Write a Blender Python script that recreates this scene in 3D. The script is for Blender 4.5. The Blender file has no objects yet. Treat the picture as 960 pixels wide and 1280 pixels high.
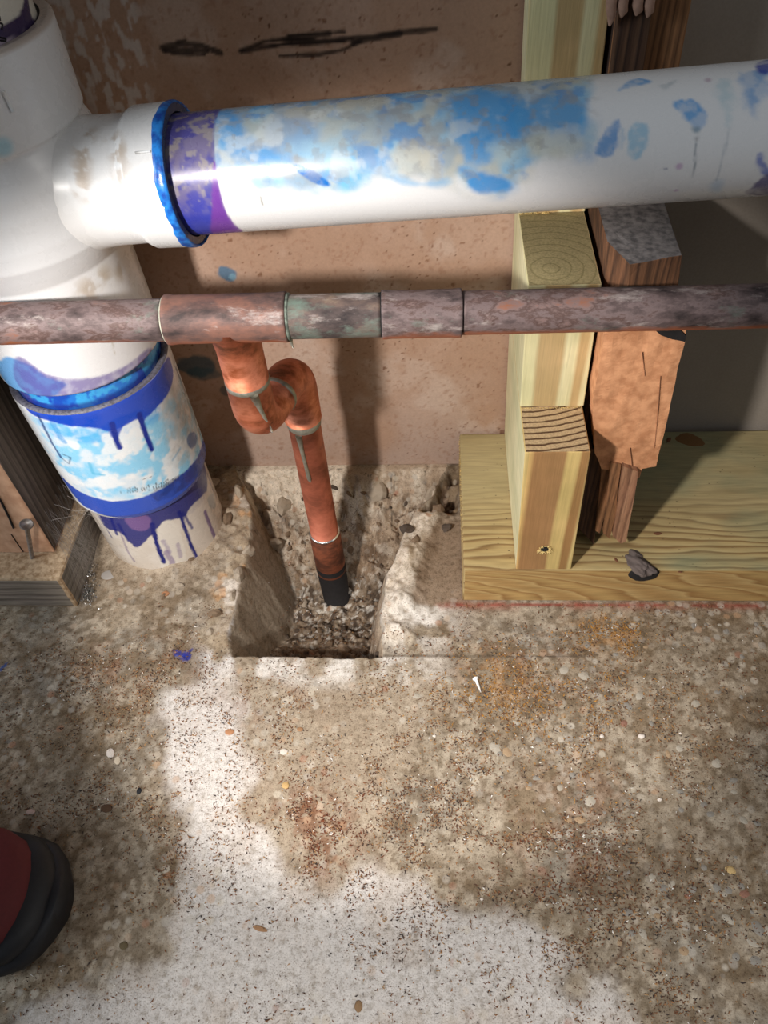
import bpy, bmesh, math, random
import numpy as np
from mathutils import Vector, Matrix
random.seed(7); np.random.seed(7)
SC = bpy.context.scene
COL = SC.collection

# ------------------------------------------------------------------ camera, world, lights, exposure
RM = np.array([[0.9975, -0.0051, -0.0705], [0.0413, -0.7671, 0.6402], [-0.0574, -0.6415, -0.7650]])  # columns: right, down, forward
CAM = np.array([0.0, 0.0, 0.468])
cam = bpy.data.objects.new('camera', bpy.data.cameras.new('camera')); COL.objects.link(cam)
cam.data.sensor_fit = 'HORIZONTAL'; cam.data.sensor_width = 36; cam.data.lens = 36.0
cam.data.clip_start = 0.01; cam.data.clip_end = 50
M = Matrix.Identity(4)
for r in range(3):
    M[r][0] = RM[r, 0]; M[r][1] = -RM[r, 1]; M[r][2] = -RM[r, 2]; M[r][3] = CAM[r]
cam.matrix_world = M
SC.camera = cam
SC.view_settings.view_transform = 'Standard'; SC.view_settings.look = 'None'
SC.view_settings.exposure = 0.0; SC.view_settings.gamma = 1.0; SC.view_settings.use_curve_mapping = False
w = bpy.data.worlds.new('world'); SC.world = w; w.use_nodes = True
w.node_tree.nodes['Background'].inputs[0].default_value = (0.80, 0.88, 1.0, 1)
w.node_tree.nodes['Background'].inputs[1].default_value = 0.12

def light(name, kind, loc, target, power, color=(1, 1, 1), **kw):
    d = bpy.data.lights.new(name, kind); d.energy = power; d.color = color
    for k, v in kw.items(): setattr(d, k, v)
    o = bpy.data.objects.new(name, d); COL.objects.link(o); o.location = loc
    o.rotation_euler = (Vector(target) - Vector(loc)).to_track_quat('-Z', 'Y').to_euler()
    return o
# hand-held work lamp left of the photographer: a warm white cone that stops just under the top of the plastic pipe
light('work_lamp', 'SPOT', (-0.24, -0.06, 0.47), (-0.052, 0.31, 0.098), 15.0, (1.0, 0.95, 0.905), spot_size=math.radians(50), spot_blend=0.30, shadow_soft_size=0.018)
# added fill spot without a seen source, brightens the bare floor in front
light('floor_fill_spot', 'SPOT', (0.10, -0.32, 0.62), (0.02, 0.06, 0.0), 15.0, (1.0, 0.98, 0.96), spot_size=math.radians(37), spot_blend=0.8, shadow_soft_size=0.02)
light('right_fill_light', 'AREA', (1.2, -0.10, 0.9), (0.1, 0.4, 0.1), 2.2, (1.0, 0.96, 0.9), size=0.4)  # soft fill added from the right, source unseen, lifts plate and grey panel
light('left_fill_light', 'AREA', (-1.25, -0.24, 0.75), (-0.2, 0.35, 0.3), 9.0, (0.84, 0.92, 1.0), size=0.5)  # cool fill with no known source, added to lift the upper hub

# ------------------------------------------------------------------ helpers
def ray(u, v): return RM @ np.array([(u - 480) / 960., (v - 640) / 960., 1.0])
def atY(u, v, y): r = ray(u, v); return CAM + r * (y / r[1])
def atZ(u, v, z): r = ray(u, v); return CAM + r * ((z - CAM[2]) / r[2])
def lin(r, g, b):
    c = np.array([r, g, b], float) / 255.
    return np.where(c < .04045, c / 12.92, ((c + .055) / 1.055) ** 2.4)
def L4(r, g, b): return tuple(lin(r, g, b)) + (1.0,)
def sstep(a, b, x):
    t = np.clip((x - a) / (b - a + 1e-12), 0, 1); return t * t * (3 - 2 * t)
def _h(i, j, k, seed):
    n = (i * 374761393 + j * 668265263 + k * 1274126177 + seed * 974634777) & 0xFFFFFFFF
    n = ((n ^ (n >> 13)) * 1103515245) & 0xFFFFFFFF
    return ((n ^ (n >> 16)) & 0xFFFF) / 65535.0
def vnoise(P, seed=0):
    P = np.asarray(P, float); F = np.floor(P).astype(np.int64); f = P - F; f = f * f * (3 - 2 * f)
    out = 0
    for a in (0, 1):
        for b in (0, 1):
            for c in (0, 1):
                wt = (f[:, 0] if a else 1 - f[:, 0]) * (f[:, 1] if b else 1 - f[:, 1]) * (f[:, 2] if c else 1 - f[:, 2])
                out = out + wt * _h(F[:, 0] + a, F[:, 1] + b, F[:, 2] + c, seed)
    return out
def fbm(P, scale, octv=4, seed=0, gain=.5):
    P = np.asarray(P, float) * scale; t = 0; a = 1; s = 0
    for o in range(octv):
        t = t + a * vnoise(P, seed + o * 17); s += a; a *= gain; P = P * 2.03 + 11.7
    return t / s            # 0..1, mean .5
def sdseg(px, py, ax, ay, bx, by):
    dx, dy = bx - ax, by - ay
    t = np.clip(((px - ax) * dx + (py - ay) * dy) / (dx * dx + dy * dy + 1e-18), 0, 1)
    return np.hypot(px - ax - t * dx, py - ay - t * dy)
def sdpoly(px, py, poly):
    d = np.full(px.shape, 1e9); ins = np.zeros(px.shape, bool)
    n = len(poly)
    for i in range(n):
        ax, ay = poly[i]; bx, by = poly[(i + 1) % n]
        d = np.minimum(d, sdseg(px, py, ax, ay, bx, by))
        c = ((ay > py) != (by > py)) & (px < (bx - ax) * (py - ay) / ((by - ay) + 1e-18) + ax)
        ins ^= c
    return np.where(ins, -d, d)

def put(o, parent=None):
    COL.objects.link(o)
    if parent is not None: o.parent = parent
    return o
def tag(o, label=None, cat=None, group=None, kind=None):
    if label: o['label'] = label
    if cat: o['category'] = cat
    if group: o['group'] = group
    if kind: o['kind'] = kind
    return o
def empty(name, loc=(0, 0, 0)):
    o = bpy.data.objects.new(name, None); o.empty_display_size = .02; put(o); o.location = loc
    return o
def mesh(name, V, Fc, mat, parent=None, smooth=True, col=None, mats=None, fm=None):
    me = bpy.data.meshes.new(name); me.from_pydata([tuple(v) for v in V] if not isinstance(V, np.ndarray) else V.tolist(), [], Fc if isinstance(Fc, list) else Fc.tolist())
    for m_ in (mats or [mat]): me.materials.append(m_)
    if smooth: me.polygons.foreach_set('use_smooth', np.ones(len(me.polygons), bool))
    if fm is not None: me.polygons.foreach_set('material_index', np.asarray(fm, np.int32))
    if col is not None:
        at = me.color_attributes.new('Col', 'FLOAT_COLOR', 'POINT')
        c4 = np.ones((len(V), 4), np.float32); c4[:, :3] = col
        at.data.foreach_set('color', c4.ravel())
    me.update()
    o = bpy.data.objects.new(name, me); put(o)
    if parent is not None:
        o.parent = parent; o.matrix_parent_inverse = Matrix.Translation(-Vector(parent_loc(parent)))
    return o
def parent_loc(p):
    return Vector(p.location) if p.type == 'EMPTY' else Vector((0, 0, 0))   # mesh parts carry world coordinates already
def gridfaces(nu, nv, wrap=False):
    i = np.arange(nu - 1)[:, None]; j = np.arange(nv if wrap else nv - 1)[None, :]
    j2 = (j + 1) % nv
    a = i * nv + j; b = (i + 1) * nv + j; c = (i + 1) * nv + j2; d = i * nv + j2
    return np.stack([a, b, c, d], -1).reshape(-1, 4)

# ------------------------------------------------------------------ materials
def newmat(name, rough=.6, metal=0., spec=.5):
    m = bpy.data.materials.new(name); m.use_nodes = True
    b = m.node_tree.nodes['Principled BSDF']
    b.inputs['Roughness'].default_value = rough; b.inputs['Metallic'].default_value = metal
    b.inputs['Specular IOR Level'].default_value = spec
    return m, m.node_tree, b
def N(nt, t, **kw):
    n = nt.nodes.new(t)
    for k, v in kw.items():
        if k in n.inputs.keys(): n.inputs[k].default_value = v
        else: setattr(n, k, v)
    return n
def ramp(nt, fac, stops, interp='LINEAR'):
    n = nt.nodes.new('ShaderNodeValToRGB'); n.color_ramp.interpolation = interp
    e = n.color_ramp.elements
    while len(e) < len(stops): e.new(.5)
    for k, (p, c) in enumerate(stops): e[k].position = p; e[k].color = c if len(c) == 4 else tuple(c) + (1,)
    nt.links.new(fac, n.inputs[0]); return n
def mix(nt, fac, a, b, mode='MIX'):
    n = nt.nodes.new('ShaderNodeMix'); n.data_type = 'RGBA'; n.blend_type = mode
    for s, x in ((0, fac), (6, a), (7, b)):
        if hasattr(x, 'links'): nt.links.new(x, n.inputs[s])
        else: n.inputs[s].default_value = x
    return n.outputs[2]
def bump(nt, b, h, strength=.3, dist=.001):
    n = N(nt, 'ShaderNodeBump'); n.inputs['Strength'].default_value = strength; n.inputs['Distance'].default_value = dist
    nt.links.new(h, n.inputs['Height']); nt.links.new(n.outputs[0], b.inputs['Normal'])
def coords(nt, scale=(1, 1, 1), rot=(0, 0, 0), loc=(0, 0, 0)):
    tc = nt.nodes.new('ShaderNodeTexCoord'); mp = nt.nodes.new('ShaderNodeMapping')
    mp.inputs['Scale'].default_value = scale; mp.inputs['Rotation'].default_value = rot; mp.inputs['Location'].default_value = loc
    nt.links.new(tc.outputs['Object'], mp.inputs['Vector']); return mp.outputs[0]
def noise(nt, vec, scale, detail=4, rough=.55, dist=0.):
    n = N(nt, 'ShaderNodeTexNoise'); n.inputs['Scale'].default_value = scale; n.inputs['Detail'].default_value = detail
    n.inputs['Roughness'].default_value = rough; n.inputs['Distortion'].default_value = dist
    nt.links.new(vec, n.inputs['Vector']); return n.outputs['Fac']

def painted(name, rough=.35, fine=.12, fscale=900, bstr=.05, spec=.5, metal=0., detail=3, rvar=.0):
    """vertex colour (stains with their own shape) times a fine grain"""
    m, nt, b = newmat(name, rough, metal, spec)
    a = N(nt, 'ShaderNodeAttribute'); a.attribute_name = 'Col'
    v = coords(nt); n = noise(nt, v, fscale, detail)
    r = ramp(nt, n, [(.25, (1 - fine,) * 3), (.75, (1 + fine * .6,) * 3)])
    c = mix(nt, 1.0, a.outputs['Color'], r.outputs[0], 'MULTIPLY')
    nt.links.new(c, b.inputs['Base Color'])
    if rvar:
        r2 = ramp(nt, noise(nt, v, 120, 4), [(.3, (rough - rvar,) * 3), (.7, (min(1, rough + rvar),) * 3)])
        nt.links.new(r2.outputs[0], b.inputs['Roughness'])
    if bstr: bump(nt, b, n, bstr, .0006)
    return m
M_PVC = painted('white_plastic', .28, .03, 1500, .03, .5, rvar=.06)
M_WALL = painted('brown_board', .85, .10, 700, .10, .25)
M_WOODV = painted('old_wood', .85, .22, 600, .35, .25)

def floor_mat():
    m, nt, b = newmat('concrete', .9, 0, .25)
    a = N(nt, 'ShaderNodeAttribute'); a.attribute_name = 'Col'
    v = coords(nt)
    n1 = noise(nt, v, 260, 6, .65); n2 = noise(nt, v, 1100, 3, .6)
    r1 = ramp(nt, n1, [(.34, (.66, .62, .57)), (.48, (.98, .97, .96)), (.7, (1.14, 1.13, 1.12))])
    r2 = ramp(nt, n2, [(.34, (.50, .45, .40)), (.44, (.98, .98, .98)), (.7, (1.12, 1.12, 1.12))])
    c = mix(nt, 1.0, a.outputs['Color'], r1.outputs[0], 'MULTIPLY')
    c = mix(nt, .8, c, r2.outputs[0], 'MULTIPLY')
    # exposed aggregate, fine stones too small to pick apart
    vo = N(nt, 'ShaderNodeTexVoronoi'); vo.inputs['Scale'].default_value = 140; nt.links.new(v, vo.inputs['Vector'])
    edge = ramp(nt, vo.outputs['Distance'], [(.28, (1, 1, 1)), (.42, (0, 0, 0))])
    pick = ramp(nt, noise(nt, v, 16, 4, .6), [(.47, (0, 0, 0)), (.60, (1, 1, 1))])
    msk = mix(nt, 1.0, edge.outputs[0], pick.outputs[0], 'MULTIPLY')
    msk2 = mix(nt, 1.0, msk, (.62, .62, .62, 1), 'MULTIPLY')
    hs = N(nt, 'ShaderNodeSeparateColor'); nt.links.new(vo.outputs['Color'], hs.inputs[0])
    sc = ramp(nt, hs.outputs[0], [(0, lin(196, 184, 164)), (.4, lin(160, 152, 142)), (.7, lin(206, 196, 180)), (.93, lin(176, 138, 104)), (1, lin(150, 96, 76))])
    c = mix(nt, msk2, c, sc.outputs[0])
    # rust and saw-dust coloured specks
    vs = N(nt, 'ShaderNodeTexVoronoi'); vs.inputs['Scale'].default_value = 520; nt.links.new(coords(nt, (1, 1.7, 1)), vs.inputs['Vector'])
    sp = ramp(nt, vs.outputs['Distance'], [(.10, (1, 1, 1)), (.2, (0, 0, 0))])
    pk = ramp(nt, noise(nt, v, 30, 5, .7), [(.44, (0, 0, 0)), (.62, (1, 1, 1))])
    sm = mix(nt, 1.0, sp.outputs[0], pk.outputs[0], 'MULTIPLY')
    c = mix(nt, sm, c, (.085, .045, .022, 1))
    nt.links.new(c, b.inputs['Base Color'])
    bump(nt, b, n1, .55, .0015)
    return m
M_FLOOR = floor_mat()

def wood(name, axis, ringaxis, tones, freq, warp=.006, fine=.2, spots=None, rough=.7, offs=0., x0=0.):
    """sawn lumber: tone bands across ringaxis, grain along axis (0 x, 1 y, 2 z)"""
    m, nt, b = newmat(name, rough, 0, .3)
    st = [1., 1., 1.]; st[axis] = .09
    vs = coords(nt, tuple(st), loc=(offs, offs, offs))
    n = noise(nt, vs, 45, 3, .5)
    sx = N(nt, 'ShaderNodeSeparateXYZ'); nt.links.new(coords(nt, loc=(offs * 0, 0, 0)), sx.inputs[0])
    ma = N(nt, 'ShaderNodeMath', operation='MULTIPLY_ADD'); nt.links.new(n, ma.inputs[0]); ma.inputs[1].default_value = warp * 2
    sb_ = N(nt, 'ShaderNodeMath', operation='SUBTRACT'); nt.links.new(sx.outputs[ringaxis], sb_.inputs[0]); sb_.inputs[1].default_value = x0 + warp - 4 / freq; nt.links.new(sb_.outputs[0], ma.inputs[2])
    mm = N(nt, 'ShaderNodeMath', operation='MULTIPLY'); nt.links.new(ma.outputs[0], mm.inputs[0]); mm.inputs[1].default_value = freq
    fr = N(nt, 'ShaderNodeMath', operation='FRACT'); nt.links.new(mm.outputs[0], fr.inputs[0])
    r = ramp(nt, fr.outputs[0], tones)
    st2 = [1., 1., 1.]; st2[axis] = .04
    g = noise(nt, coords(nt, tuple(st2)), 900, 3, .6)
    gr = ramp(nt, g, [(.3, (1 - fine,) * 3), (.65, (1.06,) * 3)])
    c = mix(nt, 1.0, r.outputs[0], gr.outputs[0], 'MULTIPLY')
    big = ramp(nt, noise(nt, coords(nt), 28, 3), [(.35, (.86, .88, .80)), (.65, (1.08, 1.06, 1.02))])
    c = mix(nt, 1.0, c, big.outputs[0], 'MULTIPLY')
    nt.links.new(c, b.inputs['Base Color']); bump(nt, b, g, .25, .0006)
    return m
def plain(name, rgb, rough=.6, metal=0., var=.15, scale=300, bstr=.2, spec=.5, rgb2=None):
    m, nt, b = newmat(name, rough, metal, spec)
    v = coords(nt); n = noise(nt, v, scale, 4)
    c1 = np.array(rgb2 if rgb2 is not None else np.array(rgb) * (1 - var)); c2 = np.clip(np.array(rgb) * (1 + var * .5), 0, 1)
    r = ramp(nt, n, [(.35, c1), (.62, c2)])
    nt.links.new(r.outputs[0], b.inputs['Base Color'])
    if bstr: bump(nt, b, n, bstr, .0006)
    return m

# ------------------------------------------------------------------ surfaces of revolution with surface paint
class Tube:
    """surface of revolution about axis P0->P1; prof = list of (s, r). Surface coordinates: s along, a = rn*theta across."""
    def __init__(self, P0, P1, prof, nth=96, rn=None, ds=None, ref=(0, -1, 0)):
        self.P0 = np.array(P0, float); P1 = np.array(P1, float)
        self.d = (P1 - self.P0) / np.linalg.norm(P1 - self.P0)
        e1 = np.array(ref, float); e1 -= self.d * e1.dot(self.d); e1 /= np.linalg.norm(e1)
        self.e1 = e1; self.e2 = np.cross(self.d, e1)
        prof = np.array(prof, float)
        if ds:
            out = [prof[0]]
            for a, b in zip(prof[:-1], prof[1:]):
                n = max(1, int(math.ceil(np.linalg.norm(b - a) / ds)))
                for k in range(1, n + 1): out.append(a + (b - a) * k / n)
            prof = np.array(out)
        self.prof = prof; self.rn = rn or prof[:, 1].max(); self.nth = nth
        th = np.linspace(-math.pi, math.pi, nth, endpoint=False)
        S = np.repeat(prof[:, 0], nth); Rr = np.repeat(prof[:, 1], nth); T = np.tile(th, len(prof))
        self.s = S; self.r = Rr; self.th = T; self.a = T * self.rn
        self.base = np.ones((len(S), 3))
        self.upd()
        self.col = None
    def upd(self):
        self.P = self.P0 + self.s[:, None] * self.d + (self.r * np.cos(self.th))[:, None] * self.e1 + (self.r * np.sin(self.th))[:, None] * self.e2
    def fill(self, rgb): self.col = np.tile(lin(*rgb), (len(self.s), 1)); return self
    def uv(self, u, v, r=None):
        R = r or self.rn; D = ray(u, v); o = CAM - self.P0
        Dp = D - self.d * D.dot(self.d); op = o - self.d * o.dot(self.d)
        A = Dp.dot(Dp); B = 2 * Dp.dot(op); C = op.dot(op) - R * R
        q = B * B - 4 * A * C
        t = -B / (2 * A) if q < 0 else (-B - math.sqrt(q)) / (2 * A)
        X = o + D * t
        return X.dot(self.d), math.atan2(X.dot(self.e2), X.dot(self.e1)) * self.rn
    def pts(self, L): return [self.uv(*p) for p in L]
    def blend(self, m, rgb):
        m = np.clip(m, 0, 1)[:, None]; self.col = self.col * (1 - m) + lin(*rgb) * m
    def poly(self, L, rgb, al=1., soft=.0006, jag=.0015, js=160, seed=1, tex=0., ts=220):
        p = self.pts(L)
        for _ in range(2):
            q = []
            for i in range(len(p)):
                a, b = p[i], p[(i + 1) % len(p)]
                q += [(a[0] * .75 + b[0] * .25, a[1] * .75 + b[1] * .25), (a[0] * .25 + b[0] * .75, a[1] * .25 + b[1] * .75)]
            p = q
        d = sdpoly(self.s, self.a, p) + (fbm(self.P, js, 3, seed) - .5) * 2 * jag
        m = 1 - sstep(-soft, soft, d)
        if tex: m = m * (1 - tex + tex * sstep(.35, .6, fbm(self.P, ts, 4, seed + 5)))
        self.blend(m * al, rgb)
    def stroke(self, L, wd, rgb, al=1., soft=.0005, jag=.0005, js=400, seed=2, taper=0.):
        p = self.pts(L); d = np.full(self.s.shape, 1e9)
        for i in range(len(p) - 1):
            d = np.minimum(d, sdseg(self.s, self.a, *p[i], *p[i + 1]) + taper * i)
        d = d - wd / 2 + (fbm(self.P, js, 2, seed) - .5) * 2 * jag
        self.blend((1 - sstep(-soft, soft, d)) * al, rgb)
    def smear(self, al, rgb, scale=120, lo=.5, hi=.7, seed=3, region=None, soft=.007):
        m = sstep(lo, hi, fbm(self.P, scale, 4, seed))
        if region is not None: m = m * (1 - sstep(-soft, soft, sdpoly(self.s, self.a, self.pts(region))))
        self.blend(m * al, rgb)
    def make(self, name, mat, parent=None, caps=False, smooth=True):
        F = gridfaces(len(self.prof), self.nth, True).tolist()
        V = self.P; col = self.col
        if caps:
            n = len(V); V = np.vstack([V, self.P0 + self.prof[0, 0] * self.d, self.P0 + self.prof[-1, 0] * self.d])
            if col is not None: col = np.vstack([col, col[0], col[-1]])
            m_ = len(self.prof) - 1
            for j in range(self.nth):
                j2 = (j + 1) % self.nth
                F.append([n, j, j2]); F.append([n + 1, m_ * self.nth + j2, m_ * self.nth + j])
        return mesh(name, V, F, mat, parent, smooth, col)
def arcpath(pts, rad, n=8):
    """polyline with rounded corners"""
    pts = [np.array(p, float) for p in pts]; out = [pts[0]]
    for i in range(1, len(pts) - 1):
        a, b, c = pts[i - 1], pts[i], pts[i + 1]
        u = (a - b) / np.linalg.norm(a - b); v = (c - b) / np.linalg.norm(c - b)
        ang = math.acos(np.clip(u.dot(v), -1, 1)); t = rad / math.tan(ang / 2)
        bis = (u + v) / np.linalg.norm(u + v); cen = b + bis * rad / math.sin(ang / 2)
        p1 = b + u * t; p2 = b + v * t
        x = (p1 - cen); y = (p2 - cen); om = math.acos(np.clip(x.dot(y) / rad ** 2, -1, 1))
        for k in range(n + 1):
            s = k / n; out.append(cen + (math.sin((1 - s) * om) * x + math.sin(s * om) * y) / math.sin(om))
    out.append(pts[-1]); return np.array(out)
def sweep(path, rads, nth=40):
    path = np.array(path, float); n = len(path); rads = np.broadcast_to(rads, (n,))
    V = []; up = None
    for i in range(n):
        t = path[min(n - 1, i + 1)] - path[max(0, i - 1)]; t /= np.linalg.norm(t) + 1e-12
        if up is None:
            up = np.array([0, -1, 0.]) if abs(t[1]) < .9 else np.array([0, 0, 1.])
        up = up - t * up.dot(t); up /= np.linalg.norm(up); sd = np.cross(t, up)
        for k in range(nth):
            a = 2 * math.pi * k / nth; V.append(path[i] + rads[i] * (math.cos(a) * up + math.sin(a) * sd))
    F = gridfaces(n, nth, True).tolist()
    F.append(list(range(nth))[::-1]); F.append(list(range((n - 1) * nth, n * nth)))
    return np.array(V), F
def tubeobj(name, path, rads, mat, parent=None, nth=32, smooth=True):
    V, F = sweep(path, rads, nth); return mesh(name, V, F, mat, parent, smooth)

def hexa(name, corners, mat, parent=None, mats=None, faceidx=None, sub=None, disp=0., dscale=60, bevel=.0, seed=0):
    """8 corners: bottom (fl, fr, br, bl) then top; faces order bottom, top, front, right, back, left"""
    C = [Vector(c) for c in corners]
    bm = bmesh.new(); vs = [bm.verts.new(c) for c in C]
    fs = [(3, 2, 1, 0), (4, 5, 6, 7), (0, 1, 5, 4), (1, 2, 6, 5), (2, 3, 7, 6), (3, 0, 4, 7)]
    for k, f in enumerate(fs):
        ff = bm.faces.new([vs[i] for i in f]); ff.material_index = faceidx[k] if faceidx else 0
    if bevel: bmesh.ops.bevel(bm, geom=list(bm.edges), offset=bevel, segments=2, affect='EDGES', profile=.6)
    if sub:
        for _ in range(sub):
            bmesh.ops.subdivide_edges(bm, edges=[e for e in bm.edges if e.calc_length() > .004], cuts=1, use_grid_fill=True)
    if disp:
        P = np.array([v.co[:] for v in bm.verts]); bm.normal_update()
        n = (fbm(P, dscale, 4, seed) - .5) * 2 * disp
        for v, q in zip(bm.verts, n): v.co += v.normal * float(q)
    me = bpy.data.meshes.new(name)
    for m_ in (mats or [mat]): me.materials.append(m_)
    bm.to_mesh(me); bm.free()
    o = bpy.data.objects.new(name, me); put(o)
    if parent is not None:
        o.parent = parent; o.matrix_parent_inverse = Matrix.Translation(-parent_loc(parent))
    return o
def boxc(x0, x1, y0, y1, z0, z1, dx=0., dy=0.):
    return [(x0, y0, z0), (x1, y0, z0), (x1, y1, z0), (x0, y1, z0), (x0 + dx, y0 + dy, z1), (x1 + dx, y0 + dy, z1), (x1 + dx, y1 + dy, z1), (x0 + dx, y1 + dy, z1)]
def prism(name, outline, y0, y1, mat, parent=None, res=.0025, disp=.0006, seed=0, dscale=120, bend=None):
    """outline in (x, z), extruded y0 (front) .. y1 (back); front face finely cut and roughened"""
    bm = bmesh.new()
    fr = [bm.verts.new((x, y0, z)) for x, z in outline]; bk = [bm.verts.new((x, y1, z)) for x, z in outline]
    n = len(outline)
    bm.faces.new(fr); bm.faces.new(bk[::-1])
    for i in range(n): bm.faces.new((fr[i], bk[i], bk[(i + 1) % n], fr[(i + 1) % n]))
    bmesh.ops.recalc_face_normals(bm, faces=bm.faces)
    bmesh.ops.triangulate(bm, faces=bm.faces)
    for _ in range(7):
        E = [e for e in bm.edges if e.calc_length() > res]
        if not E or len(bm.verts) > 9000: break
        bmesh.ops.subdivide_edges(bm, edges=E, cuts=1); bmesh.ops.triangulate(bm, faces=[f for f in bm.faces if len(f.verts) > 3])
    P = np.array([v.co[:] for v in bm.verts]); bm.normal_update()
    q = (fbm(P * np.array([1, 1, .35]), dscale, 4, seed) - .5) * 2 * disp
    for v, d_ in zip(bm.verts, q):
        v.co += v.normal * float(d_)
        if bend: v.co.y += bend(v.co.x, v.co.z)
    me = bpy.data.meshes.new(name); me.materials.append(mat); bm.to_mesh(me); bm.free()
    o = bpy.data.objects.new(name, me); put(o)
    if parent is not None:
        o.parent = parent; o.matrix_parent_inverse = Matrix.Translation(-parent_loc(parent))
    return o
def stone(name, mat, seed=0, flat=.6, jag=.25, sub=2):
    bm = bmesh.new(); bmesh.ops.create_icosphere(bm, subdivisions=sub, radius=1.0)
    P = np.array([v.co[:] for v in bm.verts]); n = fbm(P + seed * 3.1, 1.3, 3, seed)
    for v, q in zip(bm.verts, n): v.co *= 1 + (float(q) - .5) * 2 * jag; v.co.z *= flat
    me = bpy.data.meshes.new(name); me.materials.append(mat); bm.to_mesh(me); bm.free()
    return me

# ------------------------------------------------------------------ setting: floor with the broken-out hole
WALL_Y = .4436
def hole_l(y): return np.interp(y, [.255, .28, .31, .345, .39, .43, .46], [-.143, -.149, -.147, -.1445, -.148, -.166, -.178])
def hole_r(y): return np.interp(y, [.255, .2655, .285, .30, .32, .344, .37, .39, .41, .46], [-.0385, -.0385, -.0410, -.0425, -.040, -.035, -.026, -.018, -.004, .012])
STK = (-.2154, .3762)
def floor_z(x, y):
    P = np.stack([x, y, np.zeros_like(x)], 1)
    n1 = fbm(P, 55, 4, 3) - .5; n2 = fbm(P, 170, 3, 9) - .5; n3 = fbm(P, 420, 2, 19) - .5
    rough = fbm(P, 90, 4, 31) - .5
    xl = hole_l(y) + n1 * .005 * sstep(.27, .30, y) + n2 * .0015; xr = hole_r(y) + n1 * .008 * sstep(.27, .30, y) + n2 * .003
    yf = .2612 + n2 * .0022
    zl = -(x - xl) * 4.3; zr = -(xr - x) * 5.0; zf = -(y - yf) * 25
    yb = .4375 + n1 * .006
    zb_ = -(yb - y) * 1.25 + np.where(y < yb, rough * .026 + n2 * .009 + n3 * .005, 0)
    z_bot = -.086 + .030 * sstep(.345, .275, y) + rough * .014 + n2 * .010 + n3 * .004 + .03 * sstep(.33, .27, y) * 0
    inside = (x > xl) & (x < xr) & (y > yf)
    zw = np.maximum(np.maximum(zl, zr), np.maximum(zf, zb_))
    # softened shelf on the left where rubble meets the smooth side
    z_in = np.maximum(zw, z_bot)
    z_in = np.minimum(z_in, 0)
    z_out = n1 * .0012 + n2 * .0007
    # raised mortar ridge along the right edge of the hole
    dr = x - xr
    ridge = sstep(0, .003, dr) * sstep(.034, .010, dr) * sstep(.268, .278, y) * sstep(.415, .385, y)
    z_out = z_out + ridge * (.007 + n1 * .008 + n2 * .005) 
    # hollow beside the plate's end, in front of the wall
    pit = sstep(.0, .01, dr) * sstep(.385, .40, y) * sstep(.02, .012, x)
    z_out = z_out - pit * (.012 + rough * .03)
    # crumbled rim between stack and hole, mound round the stack
    dl = xl - x
    rim = sstep(0, .002, dl) * sstep(.030, .008, dl) * sstep(.262, .272, y)
    z_out = z_out + rim * (.001 + rough * .006 + n2 * .003)
    ds = np.hypot(x - STK[0], y - STK[1]) - .0455
    z_out = z_out + np.exp(-np.clip(ds, 0, 1) / .016) * (.007 + rough * .010) * sstep(-.42, -.25, x)
    # flat poured shelf at the wall base
    z_out = np.where((y > yb) & (x > xl - .0) & (x < xr), -.004 + n2 * .003, z_out)
    return np.where(inside, z_in, z_out), inside, dr, dl, ds, ridge, rim, pit
def lines(spec):
    out = []
    for a, b, st in spec: out += list(np.arange(a, b - 1e-9, st))
    out.append(spec[-1][1]); return np.array(out)
gx = lines([(-1.1, -.40, .05), (-.40, -.19, .0018), (-.19, .03, .0011), (.03, .30, .0016), (.30, 1.1, .05)])
gy = lines([(-.9, .0, .05), (.0, .24, .0016), (.24, .449, .0010), (.449, .50, .01)])
GX, GY = np.meshgrid(gx, gy, indexing='ij'); fx = GX.ravel(); fy = GY.ravel()
fz, inside, dr, dl, ds, ridge, rim, pit = floor_z(fx, fy)
FP = np.stack([fx, fy, fz], 1)
col = np.tile(lin(186, 172, 157), (len(fx), 1))
def fb(m, rgb, al=1.):
    global col
    m = np.clip(m * al, 0, 1)[:, None]; col = col * (1 - m) + lin(*rgb) * m
def blob(u, v, ru, rv, z=0., rot=0.):
    """elliptical patch on the floor: centre and radii given through their place in the picture"""
    c = atZ(u, v, z); ex = atZ(u + ru, v, z) - c; ey = atZ(u, v + rv, z) - c
    rx = abs(ex[0]); ry = abs(ey[1]); x = fx - c[0]; y = fy - c[1]
    cr, sr = math.cos(rot), math.sin(rot)
    return np.exp(-(((x * cr + y * sr) / rx) ** 2 + ((-x * sr + y * cr) / ry) ** 2))
Pn = np.stack([fx, fy, np.zeros_like(fx)], 1)
nA = fbm(Pn, 14, 5, 41); nB = fbm(Pn, 60, 5, 42); nC = fbm(Pn, 200, 4, 43)
fb(sstep(.45, .62, nA), (196, 186, 176), .6); fb(sstep(.5, .68, nB), (168, 150, 128), .5)
def fpoly(L, soft, jag, seed=70):
    p = [tuple(atZ(u, v, 0)[:2]) for u, v in L]
    return 1 - sstep(-soft, soft, sdpoly(fx, fy, p) + (fbm(Pn, 45, 4, seed) - .5) * 2 * jag)
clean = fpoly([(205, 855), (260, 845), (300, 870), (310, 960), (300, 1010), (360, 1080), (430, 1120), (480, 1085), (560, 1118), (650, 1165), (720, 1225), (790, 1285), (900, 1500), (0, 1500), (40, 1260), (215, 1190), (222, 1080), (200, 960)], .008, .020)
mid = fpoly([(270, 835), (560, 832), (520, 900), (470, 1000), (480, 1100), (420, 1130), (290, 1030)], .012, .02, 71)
fb(np.ones(len(fx)), (139, 124, 103), .9); fb(sstep(.5, .62, fbm(Pn, 24, 5, 75)), (130, 124, 114), .6)
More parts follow.
